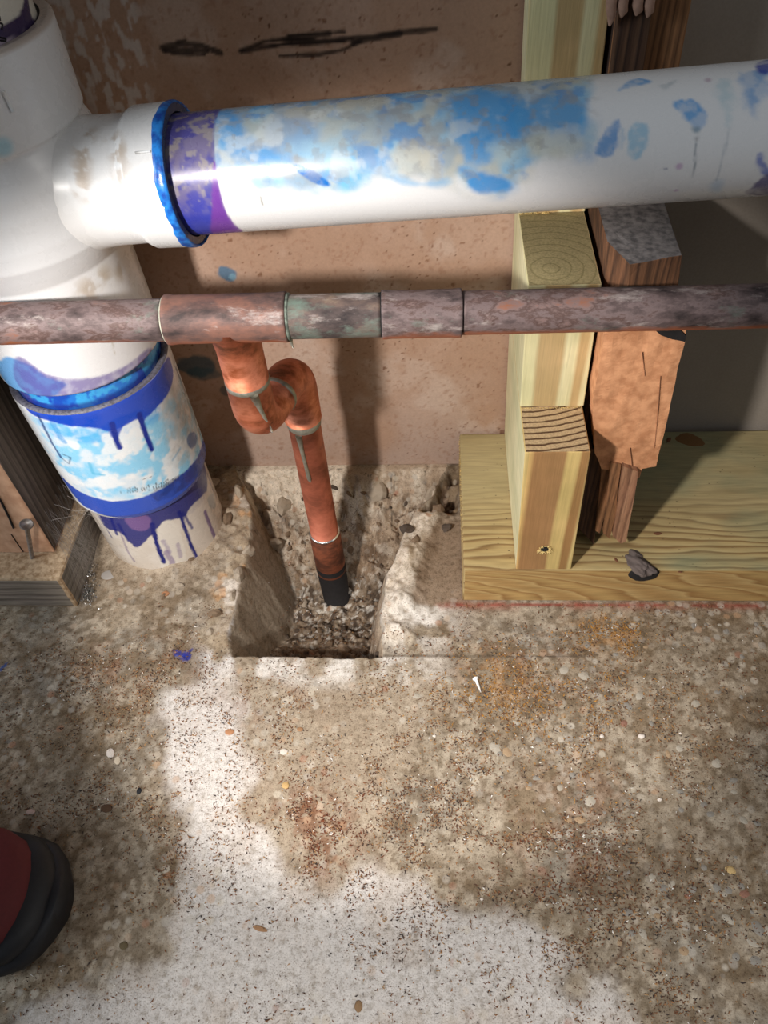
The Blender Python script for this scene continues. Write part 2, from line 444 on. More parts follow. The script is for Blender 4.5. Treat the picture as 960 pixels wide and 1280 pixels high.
fb(sstep(.45, .62, nB), (120, 101, 78), .6)
fb(sstep(.50, .62, fbm(Pn, 30, 5, 72)), (160, 148, 130), .6)
fb(sstep(.50, .60, nC), (176, 163, 144), .6); fb(sstep(.50, .40, fbm(Pn, 260, 3, 76)), (100, 84, 64), .6)
fb(sstep(.50, .60, fbm(Pn, 100, 3, 73)) * sstep(.45, .6, nA), (104, 84, 60), .5)
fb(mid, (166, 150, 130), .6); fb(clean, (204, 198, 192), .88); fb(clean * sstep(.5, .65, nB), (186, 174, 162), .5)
rust = np.clip(blob(390, 1015, 60, 42) + .8 * blob(410, 1075, 45, 30) + .5 * blob(330, 880, 60, 40) + .6 * blob(690, 1080, 60, 40) + .5 * blob(640, 830, 90, 40) + .5 * blob(320, 830, 60, 20) + .7 * blob(160, 830, 60, 30) + .5 * blob(740, 1000, 100, 60), 0, 1)
fb(rust * sstep(.42, .58, nC) * sstep(.35, .5, nB), (112, 66, 36), .75)
fb(np.clip(blob(760, 790, 40, 22) + .7 * blob(620, 850, 40, 30), 0, 1) * sstep(.4, .6, nC), (158, 110, 48), .7)
# pale cement: rim of the hole, mortar ridge
front = sstep(.232, .250, fy) * sstep(.2618, .2605, fy) * sstep(-.165, -.14, fx) * sstep(.02, -.03, fx)
fb(front * sstep(.36, .56, nB), (214, 208, 200), .85)
fb(blob(275, 800, 22, 35) * sstep(.35, .5, nB), (222, 220, 220), .95)
fb(ridge * sstep(.024, .018, dr), (206, 192, 174), .9); fb(blob(525, 775, 45, 40) * sstep(.4, .55, nB) * (dr > 0), (226, 220, 212), .9)
fb(ridge * sstep(.56, .7, nC), (150, 128, 100), .5)
fb(rim, (162, 144, 120), .8); fb(rim * sstep(.55, .65, nB), (212, 202, 190), .8); fb(rim * sstep(.62, .7, fbm(Pn, 80, 3, 77)), (190, 140, 88), .7)
fb(np.exp(-np.clip(ds, 0, 1) / .012) * (fx < -.1) * .8, (176, 160, 140))
fb(pit, (128, 108, 84), .85); fb(pit * sstep(.5, .6, nC), (70, 50, 36), .9)
# slab right of the ridge, chalk line, saw-cut line
fb(sstep(.300, .306, fy) * sstep(.018, .024, dr) * sstep(.40, .37, fy) * (fx < .03), (136, 116, 96), .9)
chalk = np.exp(-((fy - .3045) / .0013) ** 2) * sstep(-.005, .005, fx) * sstep(.9, .2, fx)
fb(chalk * sstep(.25, .5, nC), (132, 48, 38), .85); fb(np.exp(-((fy - .3040) / .004) ** 2) * (fx > .0) * sstep(.4, .6, nB), (150, 88, 72), .5)
fb(np.exp(-((fy - .2625 - .01 * np.clip(fx, 0, 1) * sstep(0, .1, fx)) / .0006) ** 2) * (fx > -.04) * (fx < .10), (60, 50, 42), .8)
# inside the hole
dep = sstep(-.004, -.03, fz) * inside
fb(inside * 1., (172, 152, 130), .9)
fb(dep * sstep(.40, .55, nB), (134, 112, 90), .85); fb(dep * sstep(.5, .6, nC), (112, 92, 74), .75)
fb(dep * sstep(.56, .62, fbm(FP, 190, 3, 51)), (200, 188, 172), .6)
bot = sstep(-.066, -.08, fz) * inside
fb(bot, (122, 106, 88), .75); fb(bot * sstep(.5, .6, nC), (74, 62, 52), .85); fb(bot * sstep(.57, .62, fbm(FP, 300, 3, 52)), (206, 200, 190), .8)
leftw = inside * sstep(.004, -.0, np.abs(fx - (hole_l(fy) + .008)) - .008) * sstep(.41, .37, fy)
fb(inside * sstep(.026, .018, fx - hole_l(fy)) * sstep(.40, .37, fy), (160, 146, 128), .9)
fb(inside * sstep(-.05, -.02, fz) * sstep(.395, .42, fy) * sstep(.40, .55, nB), (214, 202, 184), .8)
crk = np.abs(fbm(Pn, 40, 3, 61) - .5)
fb(inside * sstep(.006, .001, crk) * sstep(.36, .38, fy), (48, 38, 30), .8)
fb(sstep(.004, .001, np.abs(fbm(Pn, 22, 4, 62) - .5)) * sstep(.35, .5, nB) * (~inside), (92, 76, 60), .5)
def fstroke(L, wd, rgb, al=1., jag=.0006):
    d = np.full(fx.shape, 1e9); p = [atZ(u, v, 0) for u, v in L]
    for i in range(len(p) - 1): d = np.minimum(d, sdseg(fx, fy, p[i][0], p[i][1], p[i + 1][0], p[i + 1][1]))
    fb(1 - sstep(-.0006, .0006, d - wd / 2 + (nC - .5) * 2 * jag), rgb, al)
BLUE = (34, 46, 132)
fstroke([(222, 816), (232, 821)], .004, BLUE, .9, .003); fstroke([(216, 813), (226, 824), (240, 812)], .0013, BLUE, .9); fstroke([(228, 826), (231, 814)], .0013, BLUE, .9)
fstroke([(0, 838), (8, 831)], .0024, (30, 70, 140), .9); fstroke([(10, 926), (18, 932)], .002, (80, 100, 120), .4)
fstroke([(800, 1088), (826, 1100), (838, 1130), (838, 1150)], .0012, (86, 80, 76), .7)
fstroke([(757, 1210), (775, 1195), (781, 1170)], .0016, (82, 56, 38), .8)
ftri = gridfaces(len(gx), len(gy)).tolist()
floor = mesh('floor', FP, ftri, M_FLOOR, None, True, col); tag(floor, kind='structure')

# pebbles showing at the surface of the concrete
M_ST = [plain('stone_pale', lin(168, 158, 142), .9, var=.25, scale=300), plain('stone_grey', lin(138, 131, 121), .9, var=.25, scale=300), plain('stone_tan', lin(160, 134, 104), .9, var=.25, scale=300), plain('stone_red', lin(142, 102, 84), .9, var=.25, scale=300), plain('stone_yellow', lin(196, 166, 112), .85, scale=300)]
peb_me = [[stone('pebble', m_, s_, .55, .22) for s_ in range(3)] for m_ in M_ST]
def fz_at(x, y): return float(floor_z(np.array([x]), np.array([y]))[0][0])
def pebble(x, y, r, mi, par=floor, sink=.30, name='pebble', zz=None):
    o = bpy.data.objects.new(name, random.choice(peb_me[mi])); put(o, par)
    z = fz_at(x, y) if zz is None else zz
    o.location = (x, y, z - r * sink); o.rotation_euler = (0, 0, random.uniform(0, 6.28)); o.scale = (r * random.uniform(.9, 1.35), r * random.uniform(.75, 1), r * .75)
    return o
spots = [(912, 1088, .0048, 4), (895, 955, .0045, 0), (930, 1117, .004, 3), (815, 1097, .0035, 0), (840, 1105, .003, 0), (912, 1150, .0045, 0), (946, 1160, .006, 1), (962, 1162, .005, 0),
         (738, 1000, .006, 0), (705, 838, .005, 0), (730, 845, .006, 0), (930, 1025, .004, 0), (880, 1005, .0035, 1), (926, 1108, .003, 1), (855, 1190, .004, 2), (940, 1178, .004, 0), (830, 1110, .0035, 1),
         (620, 935, .006, 0), (635, 940, .005, 2), (745, 1040, .004, 0), (725, 1025, .004, 2), (880, 1085, .003, 1), (700, 985, .004, 0), (800, 870, .005, 0), (870, 880, .005, 0), (690, 860, .004, 1),
         (357, 941, .0022, 4), (712, 1025, .0028, 2), (783, 1140, .004, 1), (905, 1118, .0028, 0), (560, 850, .005, 0), (590, 872, .004, 0), (640, 870, .004, 2), (520, 870, .004, 0), (480, 1000, .004, 0),
         (945, 1200, .005, 1), (920, 1195, .004, 1), (780, 905, .004, 3), (850, 935, .0045, 0), (860, 1120, .003, 3)]
for (u, v, r, mi) in spots:
    p = atZ(u, v, 0); pebble(p[0], p[1], r * .82, mi, sink=.27)
for k in range(90):
    x = random.uniform(.0, .24); y = random.uniform(.09, .29)
    if x < .08 and y < .17: continue
    pebble(x, y, random.uniform(.0013, .0028), random.choice([0, 1, 1, 1, 2]), sink=.24)
# rubble lodged in the hole and its broken edges
M_RUB = [plain('rubble_pale', lin(176, 160, 140), .95, var=.35, scale=260, bstr=.6), plain('rubble_brown', lin(128, 106, 84), .95, var=.3, scale=260, bstr=.6), plain('rubble_dark', lin(84, 70, 58), .95, var=.3, scale=260, bstr=.6)]
rub_me = [[stone('rubble', m_, 10 + s_, .8, .55) for s_ in range(4)] for m_ in M_RUB]
def rubble(x, y, r, mi):
    o = bpy.data.objects.new('rubble_stone', random.choice(rub_me[mi])); put(o, floor)
    o.location = (x, y, fz_at(x, y) - r * .15); o.rotation_euler = [random.uniform(0, 6.28) for _ in range(3)]; o.scale = (r * random.uniform(.8, 1.4), r, r * random.uniform(.6, 1)); return o
for k in range(190):
    y = random.uniform(.27, .43) if k % 3 else random.uniform(.27, .37); x = random.uniform(hole_l(y) + .02, hole_r(y) - .003)
    if math.hypot(x + .088, y - .368) < .014: continue
    rubble(x, y, random.choice([.0012, .0015, .002, .0022, .003]) * random.uniform(.8, 1.2), random.choice([0, 1, 1, 1, 2]))
for (u, v, r, mi) in [(268, 768, .006, 1), (262, 790, .004, 0), (300, 720, .007, 0), (292, 745, .005, 0), (310, 690, .006, 0), (285, 655, .005, 1), (330, 780, .004, 1), (505, 640, .007, 1), (530, 618, .008, 0), (548, 640, .006, 1), (510, 665, .006, 2),
                      (540, 600, .006, 0), (520, 680, .005, 1), (240, 700, .005, 1), (205, 748, .003, 1), (225, 735, .004, 0), (150, 560, .004, 0), (100, 800, .003, 1), (556, 660, .005, 2), (470, 600, .008, 0), (350, 610, .008, 0), (330, 640, .008, 0), (300, 620, .007, 0), (270, 610, .006, 0)]:
    p = atZ(u, v, 0); rubble(p[0], p[1], r, mi)

# loose flakes: saw dust, rust scale, grit (nobody could count them)
def flakes():
    n0 = 150000
    x = np.random.uniform(-.36, .26, n0); y = np.random.uniform(.02, .305, n0)
    P = np.stack([x, y, np.zeros(n0)], 1)
    def g(u, v, ru, rv):
        c = atZ(u, v, 0); rx = abs(atZ(u + ru, v, 0)[0] - c[0]); ry = abs(atZ(u, v + rv, 0)[1] - c[1])
        return np.exp(-(((x - c[0]) / rx) ** 2 + ((y - c[1]) / ry) ** 2))
    den = .07 + 1.0 * g(400, 1015, 50, 40) + .8 * g(420, 1075, 40, 25) + .55 * g(690, 1070, 110, 60) + .6 * g(520, 980, 80, 120) + .5 * g(650, 870, 140, 70) + .9 * g(765, 790, 40, 25) + .45 * g(170, 850, 120, 50) + .35 * g(150, 990, 110, 90) + .4 * g(330, 900, 70, 50) + .35 * g(850, 950, 140, 90) + .35 * g(820, 1180, 140, 90) + .3 * g(230, 1080, 60, 50) + .25 * g(600, 1180, 140, 70)
    den = den * (.25 + 1.5 * sstep(.42, .62, fbm(P, 70, 4, 91)))
    gold = np.clip(g(765, 790, 60, 40) + .7 * g(620, 850, 90, 50) + .4 * g(700, 900, 120, 60), 0, 1)
    rst = np.clip(g(400, 1015, 60, 50) + g(420, 1075, 50, 30) + .6 * g(690, 1080, 90, 60), 0, 1)
    keep = np.random.rand(n0) < den * .78
    hl = (x > hole_l(y) - .001) & (x < hole_r(y) + .001) & (y > .259)
    keep &= ~hl & (np.hypot(x - STK[0], y - STK[1]) > .05) & ~((x < -.262) & (y > .298))
    x, y, gold, rst = x[keep], y[keep], gold[keep], rst[keep]; n = len(x)
    # inside the hole too
    m = 1500; yy = np.random.uniform(.27, .42, m); xx = hole_l(yy) + .015 + np.random.rand(m) * (hole_r(yy) - hole_l(yy) - .02)
    x = np.r_[x, xx]; y = np.r_[y, yy]; gold = np.r_[gold, np.zeros(m)]; rst = np.r_[rst, np.zeros(m)]; n = len(x)
    z = floor_z(x, y)[0] + .00025
    L = np.random.uniform(.0003, .0012, n) * np.where(np.random.rand(n) < .06, 1.8, 1); W = np.random.uniform(.0002, .00055, n)
    a = np.random.rand(n) * 6.28; cx, sx_ = np.cos(a), np.sin(a); up = np.random.uniform(0, .0005, n)
    V = np.zeros((n, 4, 3))
    for k, (l, w_, h) in enumerate([(-1, -1, 0), (1, -.3, 1), (.2, 1, 0), (-.2, 0, 1.2)]):
        V[:, k, 0] = x + l * L * cx - w_ * W * sx_; V[:, k, 1] = y + l * L * sx_ + w_ * W * cx; V[:, k, 2] = z + h * up
    b = np.arange(n)[:, None] * 4
    F = np.stack([b + [0, 1, 3], b + [1, 2, 3], b + [2, 0, 3], b + [0, 2, 1]], 1).reshape(-1, 3)
    pal = np.array([lin(104, 66, 42), lin(118, 74, 44), lin(84, 58, 42), lin(140, 98, 62), lin(162, 124, 82), lin(56, 44, 38)])
    c = pal[np.random.randint(0, 6, n)]
    pick = np.random.rand(n)
    c = np.where((pick < gold * .7)[:, None], np.array([lin(168, 118, 48)]) * np.random.uniform(.6, 1.3, (n, 1)), c)
    c = np.where(((pick > .4) & (np.random.rand(n) < rst))[:, None], np.array([lin(106, 52, 24)]) * np.random.uniform(.5, 1.2, (n, 1)), c)
    c = np.where((np.random.rand(n) < .03)[:, None], np.array([lin(220, 214, 204)]), c)
    o = mesh('sawdust', V.reshape(-1, 3), F, painted('flakes', .9, 0, 300, 0), None, False, np.repeat(np.clip(c, 0, 1), 4, 0))
    tag(o, 'loose brown sawdust and rust flakes strewn over the concrete floor', 'sawdust', kind='stuff')
flakes()

# ------------------------------------------------------------------ setting: walls behind the studs
def wall_back():
    xs = lines([(-1.1, -.30, .1), (-.30, .05, .00105), (.05, .09, .01)]); zs = lines([(.0, .36, .00105), (.36, .9, .09)])
    X, Z = np.meshgrid(xs, zs, indexing='ij'); x = X.ravel(); z = Z.ravel(); n = len(x)
    z = np.where(z == 0, -.0015 + (fbm(np.stack([x, 0 * x, 0 * x], 1), 60, 3, 5) - .5) * .004, z)
    P = np.stack([x, np.full(n, WALL_Y), z], 1)
    c = np.tile(lin(172, 140, 118), (n, 1))
    def bl(m, rgb, al=1.):
        nonlocal c
        m = np.clip(m * al, 0, 1)[:, None]; c = c * (1 - m) + lin(*rgb) * m
    nb = fbm(P, 18, 4, 5); nc = fbm(P, 120, 3, 6)
    bl(sstep(.45, .65, nb), (186, 158, 140), .6); bl(sstep(.12, .0, z) * sstep(.35, .6, nb), (172, 150, 136), .7)
    bl(sstep(.55, .7, fbm(P, 30, 4, 15)), (196, 176, 162), .45)
    sp = fbm(P, 230, 2, 8); dens = sstep(.35, .6, fbm(P, 16, 3, 9))
    bl(sstep(.80, .84, fbm(P, 520, 2, 8)) * dens, (92, 56, 36), .9)
    bl(sstep(.80, .85, fbm(P, 300, 2, 28)) * dens, (120, 80, 56), .8); bl(sstep(.62, .75, fbm(P, 420, 2, 38)), (150, 112, 90), .5)
    def st(L, wd, rgb, al=1., jag=.0008, tp=0):
        p = [atY(u, v, WALL_Y) for u, v in L]; d = np.full(n, 1e9)
        for i in range(len(p) - 1): d = np.minimum(d, sdseg(x, z, p[i][0], p[i][2], p[i + 1][0], p[i + 1][2]))
        bl(1 - sstep(-.0005, .0008, d - wd / 2 + (nc - .5) * 2 * jag), rgb, al)
    K = (34, 26, 24)
    for L, wd in [([(203, 60), (225, 55), (250, 56), (276, 66)], .0026), ([(206, 64), (230, 62), (258, 64)], .002), ([(222, 52), (232, 50)], .0018), ([(215, 67), (255, 68)], .0012),
                  ([(300, 64), (330, 52), (370, 47), (412, 42)], .0022), ([(302, 65), (360, 54), (430, 50), (480, 43), (545, 36)], .0022), ([(350, 70), (400, 68), (430, 62), (450, 52)], .0018),
                  ([(360, 45), (400, 41), (430, 40)], .0010), ([(320, 58), (430, 52)], .0014), ([(440, 54), (500, 42)], .0024), ([(340, 50), (440, 48)], .0010)]:
        st(L, wd, K, .85)
    def sb(u, v, ru, rv, rgb, al):
        p = atY(u, v, WALL_Y); rx = abs(atY(u + ru, v, WALL_Y)[0] - p[0]); rz = abs(atY(u, v + rv, WALL_Y)[2] - p[2])
        bl(sstep(1.1, .8, np.hypot((x - p[0]) / rx, (z - p[2]) / rz) + (nc - .5) * .8), rgb, al)
    sb(285, 343, 13, 10, (64, 110, 140), .85); sb(291, 346, 6, 5, (130, 170, 190), .7); sb(245, 458, 22, 15, (50, 84, 98), .8); sb(212, 470, 12, 8, (50, 84, 98), .5); sb(283, 488, 9, 7, (60, 80, 90), .6); sb(252, 468, 20, 8, (60, 90, 100), .6)
    # scraped grey paper upper left
    rg = sstep(1.2, .7, np.hypot((x + .176) / .026, (z - .335) / .06)) * sstep(.48, .58, fbm(P * np.array([1, 1, .5]), 260, 3, 33))
    bl(rg, (206, 198, 192), .75)
    F = gridfaces(len(xs), len(zs)).tolist()
    # back and rim so that the board has thickness
    o = mesh('wall_back', P, F, M_WALL, None, True, c); md = o.modifiers.new('thick', 'SOLIDIFY'); md.thickness = .0127; md.offset = -1 if True else 1
    tag(o, kind='structure'); return o
wall_back()
m_grey, nt, b = newmat('grey_painted_panel', .8, 0, .3)
v_ = coords(nt); r_ = ramp(nt, noise(nt, v_, 9, 3), [(.3, lin(148, 139, 128)), (.7, lin(164, 154, 143))])
c_ = mix(nt, .35, r_.outputs[0], ramp(nt, noise(nt, v_, 700, 2), [(.3, (.8, .8, .8)), (.7, (1.1, 1.1, 1.1))]).outputs[0], 'MULTIPLY')
nt.links.new(c_, b.inputs['Base Color'])
o = hexa('wall_back_right', boxc(.0905, 1.1, WALL_Y + .001, WALL_Y + .014, .0, .9), m_grey, bevel=.0008); tag(o, kind='structure')

# ------------------------------------------------------------------ new timber: sole plate and notched stud
T = lin
def platemats():
    # top face: tight growth lines toward the front, greenish treatment stain further back
    m, nt, b = newmat('pine_face_top', .75, 0, .3)
    sx = N(nt, 'ShaderNodeSeparateXYZ'); nt.links.new(coords(nt), sx.inputs[0])
    n = noise(nt, coords(nt, (.25, 1, 1)), 30, 3, .5)
    ma = N(nt, 'ShaderNodeMath', operation='MULTIPLY_ADD'); nt.links.new(n, ma.inputs[0]); ma.inputs[1].default_value = .030; nt.links.new(sx.outputs[1], ma.inputs[2])
    mm = N(nt, 'ShaderNodeMath', operation='MULTIPLY'); nt.links.new(ma.outputs[0], mm.inputs[0]); mm.inputs[1].default_value = 165
    fr = N(nt, 'ShaderNodeMath', operation='FRACT'); nt.links.new(mm.outputs[0], fr.inputs[0])
    r = ramp(nt, fr.outputs[0], [(0, T(186, 162, 112)), (.45, T(176, 150, 100)), (.72, T(132, 100, 58)), (.84, T(122, 90, 52)), (1, T(184, 160, 112))])
    wide = ramp(nt, noise(nt, coords(nt, (.2, 1, 1)), 26, 4), [(.3, T(164, 148, 108)), (.5, T(178, 162, 120)), (.7, T(150, 134, 94))])
    yr = N(nt, 'ShaderNodeMapRange'); nt.links.new(sx.outputs[1], yr.inputs[0]); yr.inputs[1].default_value = .335; yr.inputs[2].default_value = .385
    yr.inputs[3].default_value = .15; yr.inputs[4].default_value = .88
    c = mix(nt, yr.outputs[0], r.outputs[0], wide.outputs[0])
    gy_ = ramp(nt, noise(nt, coords(nt, (.5, 1, 1), loc=(3, 1, 0)), 16, 4, .6), [(.42, (0, 0, 0)), (.6, (1, 1, 1))])
    xr_ = N(nt, 'ShaderNodeMapRange'); nt.links.new(sx.outputs[0], xr_.inputs[0]); xr_.inputs[1].default_value = .09; xr_.inputs[2].default_value = .13; xr_.inputs[3].default_value = .05; xr_.inputs[4].default_value = .6
    gm = mix(nt, 1.0, gy_.outputs[0], xr_.outputs[0], 'MULTIPLY')
    c = mix(nt, gm, c, tuple(T(122, 132, 104)) + (1,))
    g = noise(nt, coords(nt, (.05, 1, 1)), 1000, 3)
    c = mix(nt, 1.0, c, ramp(nt, g, [(.3, (.82, .82, .82)), (.65, (1.05, 1.05, 1.05))]).outputs[0], 'MULTIPLY')
    vs = N(nt, 'ShaderNodeTexVoronoi'); vs.inputs['Scale'].default_value = 160; nt.links.new(coords(nt, (1, 1.6, 1)), vs.inputs['Vector'])
    sp = ramp(nt, vs.outputs['Distance'], [(.07, (1, 1, 1)), (.15, (0, 0, 0))]); pk = ramp(nt, noise(nt, coords(nt), 26, 4, .7), [(.48, (0, 0, 0)), (.6, (1, 1, 1))])
    c = mix(nt, mix(nt, 1.0, sp.outputs[0], pk.outputs[0], 'MULTIPLY'), c, (.05, .03, .02, 1))
    nt.links.new(c, b.inputs['Base Color']); bump(nt, b, fr.outputs[0], .25, .0008)
    # front face: gold with cathedral figure
    m2, nt, b = newmat('pine_face_front', .7, 0, .35)
    wv = N(nt, 'ShaderNodeTexWave', wave_type='RINGS', rings_direction='Y'); wv.inputs['Scale'].default_value = 14; wv.inputs['Distortion'].default_value = 5; wv.inputs['Detail'].default_value = 3; wv.inputs['Detail Scale'].default_value = 1.2
    nt.links.new(coords(nt, (.32, 1, 2.4), loc=(.1, 0, .02)), wv.inputs['Vector'])
    r = ramp(nt, wv.outputs['Fac'], [(0, T(166, 132, 82)), (.45, T(184, 154, 102)), (.6, T(148, 112, 66)), (1, T(178, 146, 92))])
    g = noise(nt, coords(nt, (.08, 1, 1)), 700, 3)
    c = mix(nt, 1.0, r.outputs[0], ramp(nt, g, [(.3, (.8, .8, .78)), (.65, (1.06, 1.05, 1.04))]).outputs[0], 'MULTIPLY')
    nt.links.new(c, b.inputs['Base Color']); bump(nt, b, g, .3, .0005)
    return m, m2
M_PTOP, M_PFRONT = platemats()
def endgrain(name, cx, cy, freq, light_, dark_, rough=.8, axis='xy', sharp=.62):
    m, nt, b = newmat(name, rough, 0, .25)
    sx = N(nt, 'ShaderNodeSeparateXYZ'); nt.links.new(coords(nt), sx.inputs[0])
    cmb = N(nt, 'ShaderNodeCombineXYZ')
    i0, i1 = {'xy': (0, 1), 'yz': (1, 2)}[axis]
    for k, (i, c) in enumerate(((i0, cx), (i1, cy))):
        s_ = N(nt, 'ShaderNodeMath', operation='SUBTRACT'); nt.links.new(sx.outputs[i], s_.inputs[0]); s_.inputs[1].default_value = c; nt.links.new(s_.outputs[0], cmb.inputs[k])
    ln = N(nt, 'ShaderNodeVectorMath', operation='LENGTH'); nt.links.new(cmb.outputs[0], ln.inputs[0])
    n = noise(nt, coords(nt), 90, 2); ma = N(nt, 'ShaderNodeMath', operation='MULTIPLY_ADD'); nt.links.new(n, ma.inputs[0]); ma.inputs[1].default_value = .0022; nt.links.new(ln.outputs['Value'], ma.inputs[2])
    mm = N(nt, 'ShaderNodeMath', operation='MULTIPLY'); nt.links.new(ma.outputs[0], mm.inputs[0]); mm.inputs[1].default_value = freq
    fr = N(nt, 'ShaderNodeMath', operation='FRACT'); nt.links.new(mm.outputs[0], fr.inputs[0])
    r = ramp(nt, fr.outputs[0], [(0, light_), (sharp, light_), (sharp + .14, dark_), (.93, dark_), (1, light_)])
    f = ramp(nt, noise(nt, coords(nt), 900, 3), [(.3, (.72, .72, .72)), (.65, (1.1, 1.1, 1.1))])
    c = mix(nt, 1.0, r.outputs[0], f.outputs[0], 'MULTIPLY'); nt.links.new(c, b.inputs['Base Color'])
    inv = N(nt, 'ShaderNodeMath', operation='SUBTRACT'); inv.inputs[0].default_value = 1; nt.links.new(fr.outputs[0], inv.inputs[1])
    bump(nt, b, inv.outputs[0], .35, .0012); return m
M_PEND = endgrain('pine_end', .33, -.03, 260, T(186, 160, 112), T(140, 108, 66), axis='yz')
plate = empty('sole_plate', (.25, .375, 0)); tag(plate, 'new yellow pine sole plate lying flat along the right wall', 'timber')
PT = .038
hexa('plank', boxc(.0172, .75, .3078, .4400, .0004, PT), None, plate, mats=[M_PTOP, M_PFRONT, M_PEND], faceidx=[1, 0, 1, 2, 1, 2], bevel=.0009)
# grey bark plug in the loose knot on the plate's front edge
M_BARK = plain('grey_bark', T(118, 104, 98), .95, var=.45, scale=420, bstr=.8)
M_BLACK = plain('charred', T(24, 20, 20), .85, var=.3, scale=300, bstr=.4)
pk = atZ(803, 705, PT)
kn = bpy.data.objects.new('knot', stone('knot', M_BARK, 44, .7, .75, 4)); put(kn, plate); kn.matrix_parent_inverse = Matrix.Translation(-Vector(plate.location))
kn.location = (pk[0] - .003, .3160, PT - .0030); kn.scale = (.0085, .0150, .0085); kn.rotation_euler = (-.35, 0, .50)
kh = bpy.data.objects.new('knot_hole', stone('knot_hole', M_BLACK, 45, .8, .15, 3)); put(kh, plate); kh.matrix_parent_inverse = Matrix.Translation(-Vector(plate.location))
kh.location = (pk[0] + .001, .3086, PT - .0050); kh.scale = (.0105, .0034, .0098)
M_KN = plain('brown_knot', T(128, 92, 50), .8, var=.3, scale=300, bstr=.4)
p2 = atZ(862, 545, PT)
k2 = bpy.data.objects.new('knot', stone('knot', M_KN, 46, .5, .25, 3)); put(k2, plate); k2.matrix_parent_inverse = Matrix.Translation(-Vector(plate.location))
k2.location = (p2[0], p2[1] - .004, PT - .001); k2.scale = (.0125, .0085, .0035); k2.rotation_euler = (0, 0, -.3)

# notched stud: one stick, three depths
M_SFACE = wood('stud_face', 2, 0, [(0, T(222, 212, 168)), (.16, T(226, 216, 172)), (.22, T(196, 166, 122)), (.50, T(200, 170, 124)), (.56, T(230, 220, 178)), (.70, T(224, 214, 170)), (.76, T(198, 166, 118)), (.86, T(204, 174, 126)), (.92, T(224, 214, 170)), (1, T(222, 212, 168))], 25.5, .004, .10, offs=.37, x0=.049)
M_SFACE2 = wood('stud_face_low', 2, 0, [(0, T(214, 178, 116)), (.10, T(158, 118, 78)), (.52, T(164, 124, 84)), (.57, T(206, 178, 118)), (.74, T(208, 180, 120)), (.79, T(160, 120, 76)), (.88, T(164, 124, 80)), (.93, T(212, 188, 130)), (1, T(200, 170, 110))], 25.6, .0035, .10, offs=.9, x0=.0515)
M_SSIDE = wood('stud_side', 2, 1, [(0, T(216, 210, 172)), (.5, T(226, 218, 184)), (.8, T(206, 198, 154)), (1, T(216, 210, 172))], 150.0, .010, .08, offs=.2)
M_LEDGE = endgrain('stud_end_grain', .052, .410, 215, T(184, 158, 120), T(84, 60, 40))
M_LEDGE2 = endgrain('stud_end_weathered', .060, .362, 160, T(160, 146, 106), T(138, 126, 88), sharp=.75)
stud = empty('notched_stud', (.07, .37, PT)); tag(stud, 'pale new pine stud with stepped notch cut around the plastic pipe', 'timber')
def lean(z): return (.0525 if z <= .155 else .0525) - (z - PT) * .029
def studpiece(z0, z1, y0, w, fm, tm, y1=.4405, name='stud_section', wt=None):
    xa, xb = lean(z0), lean(z1); wt = wt or w
    c = [(xa, y0, z0), (xa + w, y0, z0), (xa + w, y1, z0), (xa, y1, z0), (xb, y0, z1), (xb + wt, y0, z1), (xb + wt, y1, z1), (xb, y1, z1)]
    return hexa(name, c, None, stud, mats=[fm, M_SSIDE, tm], faceidx=[2, 2, 0, 1, 1, 1], bevel=.0006)
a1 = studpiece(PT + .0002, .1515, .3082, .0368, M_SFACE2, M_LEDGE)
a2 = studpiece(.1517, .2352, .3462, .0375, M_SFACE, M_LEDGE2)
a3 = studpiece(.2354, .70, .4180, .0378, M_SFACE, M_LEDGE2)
for q, nm in ((a1, 'lower_section'), (a2, 'middle_section'), (a3, 'upper_section')): q.name = nm
# drill hole with torn fibres in the lower section, and fibres at the saw cuts
M_FIB = plain('torn_fibre', T(226, 198, 130), .8, var=.2, scale=800, bstr=.1)
ph = atY(681, 686, .3082)
hh = bpy.data.objects.new('drill_hole', stone('drill_hole', M_BLACK, 50, 1, .2, 2)); put(hh, stud); hh.matrix_parent_inverse = Matrix.Translation(-Vector(stud.location)); hh.location = (ph[0], .3081, ph[2]); hh.scale = (.0026, .0007, .0030)
def fibres(name, cen, n, rad, ln, mat, par, yn=-1, w_=.00018, sq=1., kind='stuff'):
    V = []; F = []
    for k in range(n):
        a = random.uniform(0, 6.28); r0 = rad * random.uniform(.7, 1.1)
        p = np.array(cen) + np.array([math.cos(a) * r0, 0, math.sin(a) * r0 * sq]); d_ = np.array([math.cos(a + random.uniform(-1.3, 1.3)), yn * random.uniform(.1, .7), math.sin(a + random.uniform(-1.3, 1.3))]); d_ /= np.linalg.norm(d_)
        s_ = np.cross(d_, [.3, 1, .2]); s_ /= np.linalg.norm(s_); l = ln * random.uniform(.4, 1.2); b_ = len(V); w2 = w_ * random.uniform(.7, 2)
        V += [p - s_ * w2, p + s_ * w2, p + d_ * l + s_ * w2 * .4 + [0, 0, -l * .3], p + d_ * l * .6 + np.cross(s_, d_) * w2]
        F += [[b_, b_ + 1, b_ + 3], [b_ + 1, b_ + 2, b_ + 3], [b_ + 2, b_, b_ + 3], [b_, b_ + 2, b_ + 1]]
    o = mesh(name, np.array(V), F, mat, par, False); o['kind'] = kind; return o
fibres('torn_fibres', (ph[0], .3078, ph[2]), 70, .0033, .0026, M_FIB, stud)
